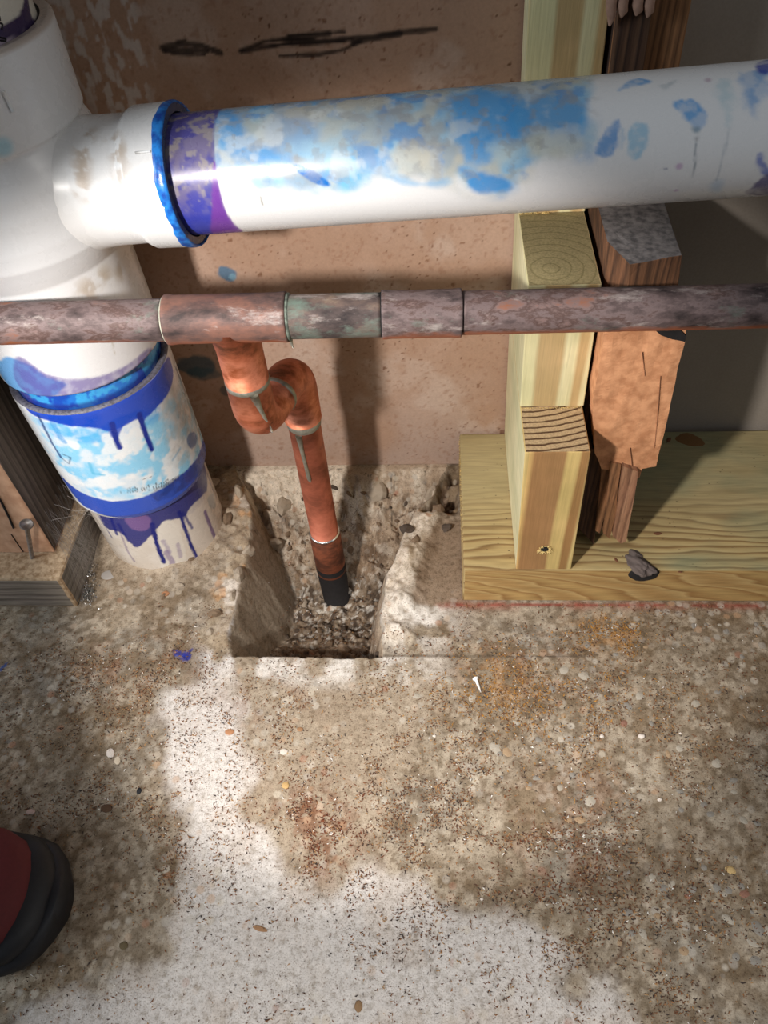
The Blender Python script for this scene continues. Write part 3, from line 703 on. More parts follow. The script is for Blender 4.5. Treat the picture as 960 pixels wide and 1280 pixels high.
def fringe(name, A, B, n, ln, mat, par, dirv):
    V = []; F = []
    for k in range(n):
        p = np.array(A) + (np.array(B) - np.array(A)) * random.random(); d_ = np.array(dirv) + np.random.uniform(-.7, .7, 3); d_ /= np.linalg.norm(d_); l = ln * random.uniform(.2, 1.1)
        s_ = np.cross(d_, [.3, 1, .2]); s_ /= np.linalg.norm(s_); b_ = len(V); w2 = .0002 * random.uniform(.6, 2)
        V += [p - s_ * w2, p + s_ * w2, p + d_ * l, p + d_ * l * .5 + np.cross(s_, d_) * w2]; F += [[b_, b_ + 1, b_ + 3], [b_ + 1, b_ + 2, b_ + 3], [b_ + 2, b_, b_ + 3], [b_, b_ + 2, b_ + 1]]
    o = mesh(name, np.array(V), F, mat, par, False); o['kind'] = 'stuff'; return o
fringe('torn_fibres', (lean(.15) + .001, .3455, .1515), (lean(.15) + .036, .3455, .1515), 90, .0022, M_FIB, stud, (0, -1, .3))
fringe('torn_fibres', (lean(.235) + .0005, .417, .2356), (lean(.235) + .018, .417, .2356), 50, .0028, M_FIB, stud, (0, -.6, 1))
fringe('torn_fibres', (.0175, .33, PT), (.0172, .438, PT), 90, .0022, M_FIB, plate, (-1, 0, .3))

# ------------------------------------------------------------------ old splintered stud next to it
M_OLDD = wood('old_dark_wood', 2, 0, [(0, T(74, 52, 42)), (.5, T(92, 66, 50)), (.8, T(58, 42, 36)), (1, T(74, 52, 42))], 260.0, .008, .4, rough=.9)
M_OLDB = wood('old_brown_wood', 2, 0, [(0, T(136, 96, 66)), (.5, T(152, 108, 76)), (.8, T(104, 72, 50)), (1, T(136, 96, 66))], 240.0, .008, .35, rough=.85)
M_OLDTOP = plain('weathered_end', T(118, 112, 110), .95, var=.4, scale=240, bstr=.6, rgb2=T(82, 78, 78))
M_ORANGE = plain('split_face', T(208, 150, 108), .85, var=.18, scale=160, bstr=.55, rgb2=T(184, 126, 86))
old = empty('old_stud', (.115, .39, PT)); tag(old, 'old splintered brown stud with an orange split face beside the pale stud', 'timber')
def XZ(L, y): return [(atY(u, v, y)[0], atY(u, v, y)[2]) for u, v in L]
# upper shaft behind the plastic pipe
c = [(.0868, .414, .25), (.1205, .414, .25), (.1205, .441, .25), (.0868, .441, .25), (.0735, .414, .70), (.1075, .414, .70), (.1075, .441, .70), (.0735, .441, .70)]
hexa('upper_shaft', c, None, old, mats=[M_OLDB, M_OLDD], faceidx=[0, 0, 0, 0, 0, 1], bevel=.0008, sub=3, disp=.0012, dscale=90)
c = [(.0868, .4080, .25), (.1020, .4080, .25), (.1020, .4145, .25), (.0868, .4145, .25), (.0735, .4060, .70), (.0890, .4060, .70), (.0890, .4145, .70), (.0735, .4145, .70)]
hexa('dark_strip', c, M_OLDD, old, bevel=.0006, sub=3, disp=.0012, dscale=120, seed=4)
for k, (u, ln) in enumerate([(764, 26), (778, 16), (797, 13), (811, 15)]):   # pale splintered tips
    p = atY(u, 6, .4055); q = atY(u - 2, 6 + ln, .4055)
    tubeobj('splinter', [p + [0, 0, .05], p, (p + q) / 2 + [.0005, -.0008, 0], q], [.0028, .0026, .0022, .0006], plain('splinter_pale', T(150, 118, 100), .9), old, 8)
# block cut under the pipe: skew prism, one edge toward the viewer
tz = .2535
A = [(atZ(742, 300, tz)), atZ(787, 331, tz), atZ(853, 319, tz), atZ(833, 289, tz)]
def poly_prism(name, top, botm, mats, parent, side=0, topi=1, sub=3, disp=.0008, seed=0):
    bm = bmesh.new(); t = [bm.verts.new(p) for p in top]; q = [bm.verts.new(p) for p in botm]; n = len(top)
    f = bm.faces.new(t); f.material_index = topi; f2 = bm.faces.new(q[::-1]); f2.material_index = side
    for i in range(n):
        g = bm.faces.new((t[i], q[i], q[(i + 1) % n], t[(i + 1) % n])); g.material_index = side
    bmesh.ops.recalc_face_normals(bm, faces=bm.faces); bmesh.ops.bevel(bm, geom=list(bm.edges), offset=.0003, segments=1, affect='EDGES')
    bmesh.ops.triangulate(bm, faces=[f for f in bm.faces if len(f.verts) > 4])
    for _ in range(sub): bmesh.ops.subdivide_edges(bm, edges=[e for e in bm.edges if e.calc_length() > .003], cuts=1)
    bmesh.ops.triangulate(bm, faces=bm.faces)
    P = np.array([v.co[:] for v in bm.verts]); bm.normal_update(); q_ = (fbm(P * np.array([1, 1, .3]), 160, 3, seed) - .5) * 2 * disp
    for v, d_ in zip(bm.verts, q_): v.co += v.normal * float(d_)
    me = bpy.data.meshes.new(name)
    for m_ in mats: me.materials.append(m_)
    bm.to_mesh(me); bm.free(); o = bpy.data.objects.new(name, me); put(o, parent); o.matrix_parent_inverse = Matrix.Translation(-Vector(parent_loc(parent))); return o
A = [np.array(p) for p in A]; A[0] = np.array([.0852, .3560, tz])
A2 = A[:3] + [np.array([.1215, .441, tz]), np.array([.0852, .441, tz])]
zb = .199
B2 = [np.array([p[0] + (tz - zb) * .105, min(p[1], .441), zb]) for p in A2]
M_OLDM = wood('old_wood_shaded', 2, 0, [(0, T(104, 72, 52)), (.5, T(122, 84, 60)), (.8, T(78, 54, 40)), (1, T(104, 72, 52))], 230.0, .008, .4, rough=.9)  # old brown wood darkened: the pale stud's shadow is put into the colour
poly_prism('sawn_block', A2, B2, [M_OLDM, M_OLDTOP], old)
# orange split face hanging in front, with its broken lower edge
yo = min(A[1][1], A[2][1]) - .001
slab = XZ([(755, 405), (858, 405), (857, 424), (849, 455), (842, 487), (834, 520), (826, 554), (820, 583), (803, 586), (799, 597), (791, 596), (772, 592), (757, 587), (752, 586), (744, 566), (742, 530), (741, 500), (747, 470), (752, 440)], .3335)
prism('split_face', slab, .3335, .3500, M_ORANGE, old, .0028, .0011, 12)
prism('bark_edge', XZ([(812, 408), (848, 410), (857, 420), (856, 427), (840, 424), (826, 418)], .3322), .3322, .345, M_BLACK, old, .003, .0008, 3)
for q_, L in enumerate([[(788, 560), (791, 590), (790, 596)], [(826, 470), (822, 520), (818, 560)], [(803, 440), (806, 470)]]): tubeobj('split', [atY(u, v, .3330) for u, v in L], .00028, plain('split_shade', T(150, 100, 68), .9), old, 6)
hexa('shaft_core', [(.0935, .354, PT + .004), (.128, .354, PT + .004), (.128, .441, PT + .004), (.0935, .441, PT + .004), (.088, .354, .2), (.126, .354, .2), (.126, .441, .2), (.088, .441, .2)], M_OLDD, old, bevel=.0008, sub=3, disp=.001)
def strip(L, y, m, w, nm='splinter', seed=0):
    yb = y - .0085; o_ = []
    for u, v in L:
        yy = y + (yb - y) * min(1, max(0, (v - 575) / 105.)); p = atY(u, v, yy); o_.append((p[0], max(p[2], PT + .0003)))
    prism(nm, o_, y, y + w, m, old, .004, .0005, seed, bend=lambda x, z: (yb - y) * min(1, max(0, (.122 - z) / .084)))
strip([(740, 560), (752, 575), (748, 640), (742, 680), (734, 672), (722, 660), (727, 600)], .337, M_OLDD, .020, seed=1)
strip([(753, 570), (762, 575), (757, 640), (750, 668), (744, 664), (749, 620)], .335, M_OLDB, .012, seed=2)
strip([(763, 578), (776, 580), (770, 640), (762, 674), (754, 668), (759, 620)], .333, M_OLDB, .012, seed=3)
strip([(779, 583), (798, 590), (796, 606), (790, 640), (783, 679), (776, 681), (766, 672), (773, 630)], .3305, wood('split_pale', 2, 0, [(0, T(176, 132, 104)), (.5, T(160, 116, 90)), (.8, T(128, 90, 70)), (1, T(176, 132, 104))], 190.0, .006, .35, rough=.85), .014, seed=4)

# ------------------------------------------------------------------ drain pipe assembly (all glued together = one thing)
drain = empty('drain_pipe', (STK[0], STK[1], 0)); tag(drain, 'white plastic drain stack and branch pipe stained with blue primer', 'pipe')
SA = np.array([STK[0], STK[1], 0.0]); SB = np.array([STK[0] - .0068, STK[1] - .002, .32])
WH = (226, 224, 220)
BL = (22, 66, 176); LB = (96, 178, 226); DB = (28, 36, 116); PU = (92, 60, 128); DP = (52, 34, 84)
# lower pipe
t = Tube(SA, SB, [(-.03, .0452), (.085, .0452)], 300, ds=.0009); t.fill((218, 208, 196))
t.smear(.35, (196, 180, 160), 60, .5, .7, 3)
t.poly([(105, 600), (130, 660), (150, 662), (170, 690), (190, 668), (205, 650), (230, 648), (262, 610), (262, 540), (150, 600)], DB, .95, jag=.002)
t.poly([(152, 645), (163, 662), (186, 664), (190, 648), (175, 640)], (128, 96, 146), .8, jag=.001)
t.poly([(195, 668), (203, 650), (217, 650), (228, 665), (236, 720), (206, 720), (198, 700)], (222, 214, 202), 1, jag=.001)
t.poly([(231, 645), (240, 630), (262, 605), (275, 680), (250, 690), (238, 668)], (214, 204, 192), .85, jag=.001)
t.stroke([(190, 655), (196, 680), (205, 703)], .0032, DB); t.stroke([(224, 640), (238, 680), (251, 707)], .0028, DB); t.stroke([(228, 640), (240, 660)], .0022, DB, .8)
t.stroke([(136, 640), (146, 668)], .0026, DB, .9); t.stroke([(148, 655), (160, 676)], .0024, DB, .8); t.stroke([(150, 665), (160, 690), (168, 702)], .0016, (110, 90, 130), .6)
t.stroke([(120, 640), (140, 672)], .0016, DB, .7); t.stroke([(208, 690), (215, 702), (216, 722)], .0040, (110, 84, 140), .6); t.stroke([(222, 680), (226, 696)], .003, (130, 110, 150), .5); t.stroke([(204, 676), (212, 690)], .003, (120, 100, 150), .45)
t.stroke([(256, 640), (272, 680), (282, 705)], .0034, PU, .8); t.stroke([(258, 590), (267, 615)], .0012, DB, .8); t.poly([(258, 620), (268, 615), (270, 636), (262, 636)], (140, 160, 170), .5)
t.make('lower_pipe', M_PVC, drain)
# coupling with rim, drips and printed marks
s0, s1 = .070, .1705
t = Tube(SA, SB, [(s0, .0456), (s0 + .0012, .0480), (s0 + .006, .0498), (s1 - .003, .0502), (s1 - .0006, .0500), (s1, .0492), (s1 + .0004, .0480), (s1 - .0004, .0458)], 380, ds=.0008, rn=.0502); t.fill((228, 228, 228))
t.poly([(30, 505), (150, 525), (250, 450), (262, 560), (180, 615), (95, 615), (60, 560)], (120, 200, 236), .85, soft=.006, jag=.012, js=70, seed=6, tex=.8, ts=110); t.poly([(30, 500), (200, 500), (196, 528), (150, 545), (60, 545)], (70, 160, 226), .7, soft=.003, jag=.006, seed=16, tex=.5)
t.smear(.8, (236, 236, 234), 90, .5, .62, 8)
t.poly([(40, 520), (90, 530), (130, 540), (140, 552), (100, 548), (70, 545)], (84, 180, 230), .75, soft=.002, jag=.005, seed=9, tex=.5)
t.poly([(200, 480), (235, 470), (252, 530), (240, 570), (215, 590), (205, 540)], (176, 180, 176), .6, soft=.004, jag=.006, seed=10, tex=.6)
t.poly([(232, 548), (240, 538), (248, 545), (243, 560), (236, 560)], (40, 90, 150), .8, jag=.001); t.stroke([(226, 560), (216, 575)], .0016, (110, 160, 190), .6); t.stroke([(112, 580), (116, 592), (130, 594)], .002, (90, 180, 214), .7); t.stroke([(66, 530), (76, 548), (80, 552)], .004, (60, 150, 210), .6)
t.poly([(10, 466), (60, 498), (120, 506), (168, 492), (200, 462), (210, 440), (218, 466), (208, 496), (196, 508), (186, 520), (170, 524), (154, 534), (136, 540), (118, 534), (70, 528), (30, 512)], (10, 66, 186), .97, jag=.001)
t.poly([(128, 525), (142, 552), (150, 545), (155, 530), (170, 518), (178, 535), (186, 505)], (16, 70, 186), .9, jag=.001)
for L in ([(140, 530), (146, 552), (150, 560)], [(174, 518), (183, 545), (190, 562)]): t.stroke(L, .0034, (12, 40, 140), 1, jag=.0003)
t.stroke([(48, 520), (66, 556), (76, 572)], .0022, (30, 60, 120), .85); t.stroke([(76, 572), (86, 580), (88, 572), (78, 568)], .0009, (50, 70, 100), .8); t.stroke([(220, 460), (232, 490)], .003, (44, 50, 90), .7)
t.poly([(64, 588), (100, 615), (150, 628), (200, 612), (240, 580), (256, 540), (264, 572), (240, 620), (190, 648), (130, 645), (95, 625)], (18, 70, 180), .96, jag=.0015)
t.poly([(180, 615), (240, 580), (256, 545), (262, 570), (240, 600), (200, 630)], (40, 44, 90), .6, jag=.002, tex=.6)
t.stroke([(185, 611), (200, 607)], .0018, (200, 232, 250), 1)
xs_ = np.linspace(148, 223, 26)
for k, u in enumerate(xs_):
    if random.random() < .12: continue
    v = 618 - (u - 148) * .13 - max(0, u - 185) ** 2 * .0055; h_ = random.uniform(3, 7)
    t.stroke([(u, v), (u - .6 + random.uniform(-1, 1), v - h_)], random.uniform(.0004, .0009), (40, 40, 46), .85 if u > 165 else .5, soft=.0003, jag=.0001)
t.stroke([(176, 600), (190, 596)], .0004, (40, 40, 46), .8, soft=.0003, jag=0)
cp = t.make('coupling', M_PVC, drain)
M_GREYG = plain('grey_glue_rim', T(104, 102, 112), .55, var=.5, scale=500, bstr=.5)
V, F = [], []
rg_ = Tube(SA, SB, [(s1 - .0006, .0500), (s1 + .0006, .0496), (s1 + .0008, .0478), (s1 + .0002, .0462)], 240); rg_.make('rim', M_GREYG, cp)
# short painted stub between coupling and the tee
t = Tube(SA, SB, [(s1 - .002, .0455), (.190, .0455)], 380, ds=.0009); t.fill((44, 120, 208))
t.smear(.8, (26, 60, 170), 90, .42, .56, 4); t.smear(.7, (70, 180, 232), 130, .55, .62, 24); t.smear(.6, PU, 60, .52, .62, 14); t.blend(sstep(.1755, .1725, t.s) * .8, (24, 44, 130)); t.poly([(30, 470), (100, 486), (135, 480), (150, 470), (100, 474), (50, 466)], (226, 232, 240), 1., jag=.0008)
t.make('pipe_stub', M_PVC, drain)
# tee fitting: lower hub, body, upper hub
tee = Tube(SA, SB, [(.1835, .0458), (.1838, .0488), (.1850, .0500), (.240, .0502), (.252, .0508), (.259, .0535), (.266, .0560), (.275, .0570), (.290, .0570), (.300, .0556), (.308, .0528), (.3135, .0505), (.3150, .0502), (.3160, .0508), (.3172, .0520), (.3540, .0526), (.3552, .0520), (.3558, .0508), (.3555, .0470)], 300, rn=.0502, ds=.0011); tee.fill((232, 232, 232))
for m in ((.184, .2, (40, 120, 200)),): pass
tee.poly([(0, 445), (25, 448), (60, 472), (90, 480), (60, 500), (0, 470)], (60, 150, 214), .85, soft=.001, jag=.002)
tee.poly([(15, 440), (40, 455), (60, 470), (110, 474), (150, 462), (185, 432), (195, 440), (150, 490), (20, 490)], (90, 66, 150), .75, soft=.001, jag=.0012, tex=.3)
tee.stroke([(140, 428), (144, 442)], .0006, (180, 170, 150), .8)
for (u, v, r) in [(130, 345, .010), (110, 362, .012), (150, 340, .008)]:
    c0 = tee.uv(u, v); d = np.hypot(tee.s - c0[0], tee.a - c0[1]); tee.blend(sstep(r, 0, d) * sstep(.45, .6, fbm(tee.P, 150, 3, 2)) * .6, (170, 146, 110))
c0 = tee.uv(2, 182); tee.blend(sstep(.006, .002, np.hypot(tee.s - c0[0], tee.a - c0[1])) * .6, (130, 200, 220))
rimm = sstep(.3530, .3548, tee.s); tee.blend(rimm * .7, (176, 156, 138))
teeo = tee.make('tee_fitting', M_PVC, drain); teeo['label'] = 'white moulded tee fitting'
# branch neck and hub
k_ = .922
PA = np.array([-.0922, .3664, .2911]); PB = np.array([.1844, .3588, .3063]); PD = (PB - PA) / np.linalg.norm(PB - PA)
P0 = PA - PD * ((PA[0] - SB[0]) / PD[0])          # where the branch axis leaves the stack
br = Tube(P0, PB, [(0, .033)], 4, rn=.0335)
h0 = br.uv(146, 215)[0]; h1 = br.uv(203, 215)[0]
nk = Tube(P0, PB, [(.020, .0385), (.036, .0350), (.046, .0322), (.052, .0308), (.060, .0302), (h0 - .004, .0300), (h0 - .0015, .0304), (h0, .0318), (h0 + .002, .0328), (h1 - .002, .0332), (h1, .0326), (h1 + .0002, .0285)], 240, rn=.0333, ds=.0011); nk.fill((232, 231, 229))
for (L, al) in [([(105, 160), (98, 200), (100, 240)], .6), ([(150, 190), (148, 220)], .4), ([(138, 170), (142, 185)], .5)]:
    p = nk.pts(L); d = np.full(nk.s.shape, 1e9)
    for i in range(len(p) - 1): d = np.minimum(d, sdseg(nk.s, nk.a, *p[i], *p[i + 1]))
    nk.blend(sstep(.008, .0, d) * sstep(.42, .6, fbm(nk.P, 260, 4, 12)) * al, (160, 128, 86))
nk.poly([(176, 225), (186, 222), (195, 240), (188, 252), (178, 245)], (170, 206, 220), .5, soft=.002, jag=.002, tex=.6)
nk.blend(sstep(h1 - .0012, h1 - .0006, nk.s) * .95, (44, 60, 96)); nko = nk.make('branch_hub', M_PVC, drain)
def mark(name, tb, a, b_, r, w_=.0005, mat=None, par=None):
    pa = tb.uv(*a); pb = tb.uv(*b_); pts = []
    for f in (0, .5, 1):
        s = pa[0] + (pb[0] - pa[0]) * f; th = (pa[1] + (pb[1] - pa[1]) * f) / tb.rn
        pts.append(tb.P0 + s * tb.d + r * (math.cos(th) * tb.e1 + math.sin(th) * tb.e2))
    return tubeobj(name, pts, w_, mat or M_WHT, par, 8)
M_WHT = plain('white_plastic_plain', T(236, 236, 234), .35, var=.03, scale=200, bstr=0)
mark('mould_line', nk, (169, 191), (188, 189), .0333, .0006, par=nko); mark('mould_line', nk, (180, 262), (206, 260), .0333, .0005, par=nko)
mark('mould_line', tee, (0, 112), (12, 137), .0531, .0008, par=teeo)
# blue glue bead round the mouth of the hub
M_BEAD = plain('blue_glue', T(38, 122, 200), .25, var=.45, scale=260, bstr=.3, rgb2=T(24, 72, 160))
n = 160; V = []; ns = 14
for i in range(n):
    th = 2 * math.pi * i / n; q = np.array([[math.cos(th) * 1.1, math.sin(th) * 1.1, 5.]])
    wv = .0008 + .0034 * float(fbm(q, 2.0, 3, 5)[0]); up_ = max(0, math.sin(th)) ; wv += .0012 * up_ * float(fbm(q, 5, 2, 6)[0])
    cn = P0 + PD * (h1 - wv * .7)
    rad = nk.e1 * math.cos(th) + nk.e2 * math.sin(th)
    for j in range(ns):
        a = 2 * math.pi * j / ns; V.append(cn + rad * (.0327 + .0009 * math.cos(a)) + PD * (wv * math.sin(a)))
mesh('glue_bead', np.array(V), gridfaces(n, ns, True).tolist() + [[(n - 1) * ns + j, j, (j + 1) % ns, (n - 1) * ns + (j + 1) % ns] for j in range(ns)], M_BEAD, nko)
# branch pipe
pr = Tube(P0, PB, [(h1 - .012, .0278), (.46, .0278)], 420, ds=.0009); pr.fill((226, 225, 224))
s_end = .46
ex = Tube(P0, PB, [(.46, .0278), (.95, .0278)], 64); ex.fill((226, 225, 224)); 
R1 = [(262, 128), (262, 205), (300, 212), (335, 228), (380, 232), (410, 238), (440, 232), (480, 213), (530, 222), (560, 225), (590, 240), (625, 242), (655, 225), (668, 205), (690, 190), (735, 192), (740, 150), (735, 92), (600, 96)]
pr.poly(R1, (150, 190, 214), .92, soft=.0035, jag=.009, js=70, seed=21)
pr.smear(.8, (96, 168, 220), 60, .46, .62, 22, R1); pr.smear(.8, (160, 166, 168), 60, .50, .62, 23, R1); pr.smear(.75, (196, 192, 176), 50, .52, .64, 24, R1); pr.smear(.6, (70, 140, 206), 130, .55, .66, 25, R1)
for (L, c_, al, sf, jg) in [
    ([(268, 135), (300, 140), (305, 170), (350, 185), (372, 205), (330, 212), (275, 198)], (74, 152, 214), .75, .003, .004),
    ([(300, 150), (350, 145), (380, 165), (340, 178), (310, 170)], (176, 186, 180), .6, .003, .004),
    ([(360, 204), (385, 208), (415, 230), (408, 234), (385, 226)], (20, 110, 190), 1., .0006, .0005),
    ([(330, 150), (395, 140), (400, 175), (360, 190), (330, 178)], (120, 150, 190), .6, .004, .005),
    ([(420, 195), (460, 200), (455, 235), (425, 238)], (110, 190, 224), .5, .004, .004),
    ([(485, 185), (545, 175), (560, 210), (540, 225), (490, 212)], (198, 196, 184), .8, .003, .004),
    ([(480, 214), (520, 228), (560, 222), (562, 232), (520, 236), (478, 222)], (90, 168, 216), .6, .002, .002),
    ([(555, 120), (640, 110), (650, 150), (640, 190), (600, 205), (565, 185), (560, 150)], (70, 156, 220), .8, .004, .006),
    ([(568, 205), (600, 215), (640, 225), (640, 240), (600, 240), (585, 232)], (50, 140, 210), .85, .002, .003),
    ([(640, 120), (700, 118), (735, 130), (735, 160), (690, 165), (640, 170)], (80, 160, 218), .75, .004, .006),
    ([(655, 170), (720, 165), (735, 190), (690, 195), (665, 205)], (200, 200, 182), .75, .003, .004),
    ([(600, 180), (640, 170), (650, 195), (620, 205)], (190, 210, 214), .7, .003, .004),
    ([(395, 145), (470, 125), (475, 165), (430, 190), (400, 180)], (168, 180, 182), .6, .004, .006)]:
    pr.poly(L, c_, al, soft=sf, jag=jg, js=140, seed=int(L[0][0]))
pr.smear(.55, (206, 212, 212), 95, .50, .64, 27, R1); pr.smear(.45, (150, 150, 150), 240, .55, .66, 28, R1)
pr.poly([(285, 210), (296, 214), (292, 218), (284, 215)], (110, 190, 224), .8, jag=.0003)
# brush marks on the right
for (L, c_, al, sf, jg) in [
    ([(768, 150), (775, 148), (774, 165), (768, 192), (758, 197), (745, 193), (745, 180), (758, 163)], (74, 142, 204), .9, .0008, .0008),
    ([(784, 160), (806, 150), (810, 165), (806, 198), (792, 200), (785, 190)], (126, 184, 214), .75, .001, .0012),
    ([(732, 155), (745, 150), (745, 190), (732, 192)], (160, 196, 212), .5, .002, .002),
    ([(775, 160), (782, 160), (781, 185), (774, 188)], (120, 170, 206), .6, .001, .001),
    ([(768, 116), (778, 106), (790, 97), (810, 100), (815, 103), (790, 110)], (70, 148, 206), .9, .0008, .0008),
    ([(822, 106), (835, 103), (848, 99), (842, 105), (835, 112), (825, 110)], (120, 140, 150), .6, .001, .001),
    ([(840, 128), (862, 123), (880, 132), (886, 150), (880, 160), (870, 166), (864, 152), (850, 142)], (68, 152, 214), .92, .0008, .0008),
    ([(865, 158), (878, 156), (874, 168), (866, 166)], (130, 150, 160), .8, .001, .001),
    ([(867, 172), (875, 170), (871, 180)], (90, 90, 96), .7, .0005, .0003),
    ([(920, 92), (962, 85), (962, 120), (948, 128), (946, 145), (938, 150), (934, 130), (925, 115)], (90, 150, 204), .8, .002, .002),
    ([(893, 100), (915, 95), (918, 130), (912, 155), (905, 158), (900, 125)], (160, 194, 204), .55, .002, .003),
    ([(942, 80), (962, 73), (965, 92), (945, 94)], (36, 60, 160), .95, .0008, .0005),
    ([(945, 195), (952, 190), (958, 205), (965, 215), (965, 226), (950, 218), (945, 205)], (60, 90, 180), .8, .0008, .0008),
    ([(925, 243), (945, 230), (952, 220), (975, 210), (985, 250)], (74, 62, 120), .9, .0006, .0004)]:
    pr.poly(L, c_, al * .9, soft=max(sf, .0009), jag=jg + .0006, js=260, seed=int(L[0][0]), tex=.45, ts=260)
pr.stroke([(870, 180), (868, 210), (866, 222)], .0005, (120, 130, 140), .8); pr.stroke([(912, 160), (905, 190), (895, 225)], .0008, (150, 160, 170), .5)
pr.poly([(888, 228), (905, 222), (902, 240), (888, 240)], (140, 176, 206), .4, soft=.002)
for (u, v, r, c_) in [(832, 211, .0008, (70, 80, 130)), (849, 208, .0022, (190, 160, 190)), (845, 238, .0014, (190, 160, 190)), (885, 100, .002, (190, 170, 180))]:
    c0 = pr.uv(u, v); pr.blend(sstep(r, r * .3, np.hypot(pr.s - c0[0], pr.a - c0[1])) * .8, c_)
pr.stroke([(326, 246), (328, 256)], .0005, (90, 90, 70), .8)
# primer band next to the hub
b0 = pr.uv(200, 215)[0]; b1 = pr.uv(267, 180)[0]
bandm = sstep(b1 + .0006, b1 - .0006, pr.s + (fbm(pr.P, 200, 3, 31) - .5) * .001)
pr.blend(bandm * .97, (36, 48, 160))
dirty = bandm * sstep(-.3, .9, pr.th / math.pi * -1 + 0 * pr.s)
upm = sstep(-.35, .6, (pr.P - P0) @ np.array([0, -.3, .95]) / .0278 - 0.0 + 0 * pr.s)
lowr = (pr.P[:, 2] - (P0[2] + PD[2] * pr.s)) / .0278
upm = sstep(-.35, .35, lowr)
pr.blend(bandm * upm * .6, (92, 84, 130)); pr.blend(bandm * upm * sstep(.45, .6, fbm(pr.P, 160, 4, 33)) * .7, (128, 118, 140)); pr.blend(bandm * upm * sstep(.55, .65, fbm(pr.P * [1, 1, .5], 380, 3, 34)) * .8, (150, 142, 140))
pr.poly([(266, 200), (271, 205), (275, 240), (280, 262), (290, 275), (310, 292), (262, 295), (266, 250)], (112, 60, 150), .95, jag=.0006)
pr.blend(sstep(b0 + .0035, b0 + .001, pr.s) * .9, (96, 84, 70))
pr.blend(sstep(.38, .44, pr.s) * .0, (0, 0, 0))
pr.make('branch_pipe', M_PVC, drain); ex.make('branch_pipe_far', M_PVC, drain)
# upper riser with purple primer and stamped letters
t = Tube(SA, SB, [(.340, .0455), (.62, .0455)], 300, ds=.0012); t.fill((222, 218, 206))
t.poly([(-60, 20), (0, 35), (15, 25), (27, 15), (28, -40), (34, -40), (37, 30), (55, 12), (60, 60), (-40, 120)], DP, .97, jag=.0006, seed=3)
t.poly([(-20, 52), (10, 48), (25, 44), (31, 36), (30, 40), (18, 52), (0, 58), (-20, 64)], (200, 184, 200), .9, jag=.0003)
rp = t.make('riser_pipe', M_PVC, drain)
M_INK = plain('black_ink', T(22, 22, 28), .6, var=.1, bstr=0)
for (a, b_) in [((-2, 28), (3, 30)), ((3, 30), (2, 37)), ((0, 47), (7, 48)), ((7, 48), (7, 51)), ((0, 50.5), (7, 51)), ((-1, 20), (0, 26))]:
    mark('stamped_letter', t, a, b_, .04555, .0004, M_INK, rp)

# ------------------------------------------------------------------ copper supply line
def coppermat(name, stops, rough=.45, metal=.75, sc=45, seed=0., stretch=.5, wht=.0, grn=.0, under=0.):
    m, nt, b = newmat(name, rough, metal, .5)
    v = coords(nt, (stretch, 1, 1), loc=(seed, seed, 0)); n = noise(nt, v, sc, 6, .66, .08)
    r = ramp(nt, n, stops); c = r.outputs[0]; mt = None
    v2 = coords(nt, (.6, 1, 1), loc=(seed + 4, 1, 0))
    if grn:
        g = ramp(nt, noise(nt, v2, 55, 7, .72, .1), [(1 - grn - .05, (0, 0, 0)), (1 - grn + .10, (1, 1, 1))]); c = mix(nt, g.outputs[0], c, tuple(T(112, 128, 116)) + (1,))
    if wht:
        g2 = ramp(nt, noise(nt, coords(nt, (.35, 1, 1), loc=(seed - 3, 2, 1)), 80, 7, .75, .1), [(1 - wht - .03, (0, 0, 0)), (1 - wht + .10, (1, 1, 1))]); c = mix(nt, g2.outputs[0], c, tuple(T(176, 164, 158)) + (1,))
    if under:   # the underside, kept clean by running water, stays brighter copper
        ge = nt.nodes.new('ShaderNodeNewGeometry'); sz = N(nt, 'ShaderNodeSeparateXYZ'); nt.links.new(ge.outputs['Normal'], sz.inputs[0])
        ad = N(nt, 'ShaderNodeMath', operation='MULTIPLY_ADD'); nt.links.new(noise(nt, v, 30, 5, .7), ad.inputs[0]); ad.inputs[1].default_value = 1.6; nt.links.new(sz.outputs[2], ad.inputs[2])
        um = ramp(nt, ad.outputs[0], [(.10, (under,) * 3), (.42, (0, 0, 0))]); c = mix(nt, um.outputs[0], c, tuple(T(168, 96, 62)) + (1,))
    nt.links.new(c, b.inputs['Base Color'])
    rr = ramp(nt, n, [(.3, (rough + .2,) * 3), (.7, (rough,) * 3)]); nt.links.new(rr.outputs[0], b.inputs['Roughness'])
    bump(nt, b, noise(nt, v, 420, 4), .12, .0006); return m
MC_OLD = coppermat('old_copper', [(.34, T(52, 42, 42)), (.44, T(98, 82, 80)), (.50, T(124, 106, 104)), (.55, T(92, 70, 64)), (.60, T(130, 108, 104)), (.68, T(150, 96, 70))], .55, .15, 62, 0, wht=.41, grn=.37, under=.85)
MC_OLD2 = coppermat('old_copper_green', [(.34, T(48, 40, 40)), (.5, T(92, 78, 74)), (.60, T(120, 100, 90)), (.7, T(150, 130, 110))], .6, .15, 70, 7, wht=.43, grn=.46)
MC_TEE = coppermat('tee_copper', [(.34, T(62, 50, 48)), (.44, T(104, 80, 74)), (.54, T(138, 98, 84)), (.62, T(104, 80, 72)), (.7, T(150, 96, 72))], .5, .22, 50, 3, wht=.41, grn=.30, under=.9)
MC_NEW = coppermat('new_copper', [(.36, T(118, 66, 40)), (.46, T(184, 104, 72)), (.55, T(210, 130, 98)), (.66, T(160, 84, 50))], .42, .6, 44, 5)
MC_PIPE = coppermat('drop_copper', [(.36, T(138, 76, 54)), (.5, T(182, 102, 76)), (.6, T(198, 118, 90)), (.7, T(150, 80, 58))], .5, .45, 40, 9)
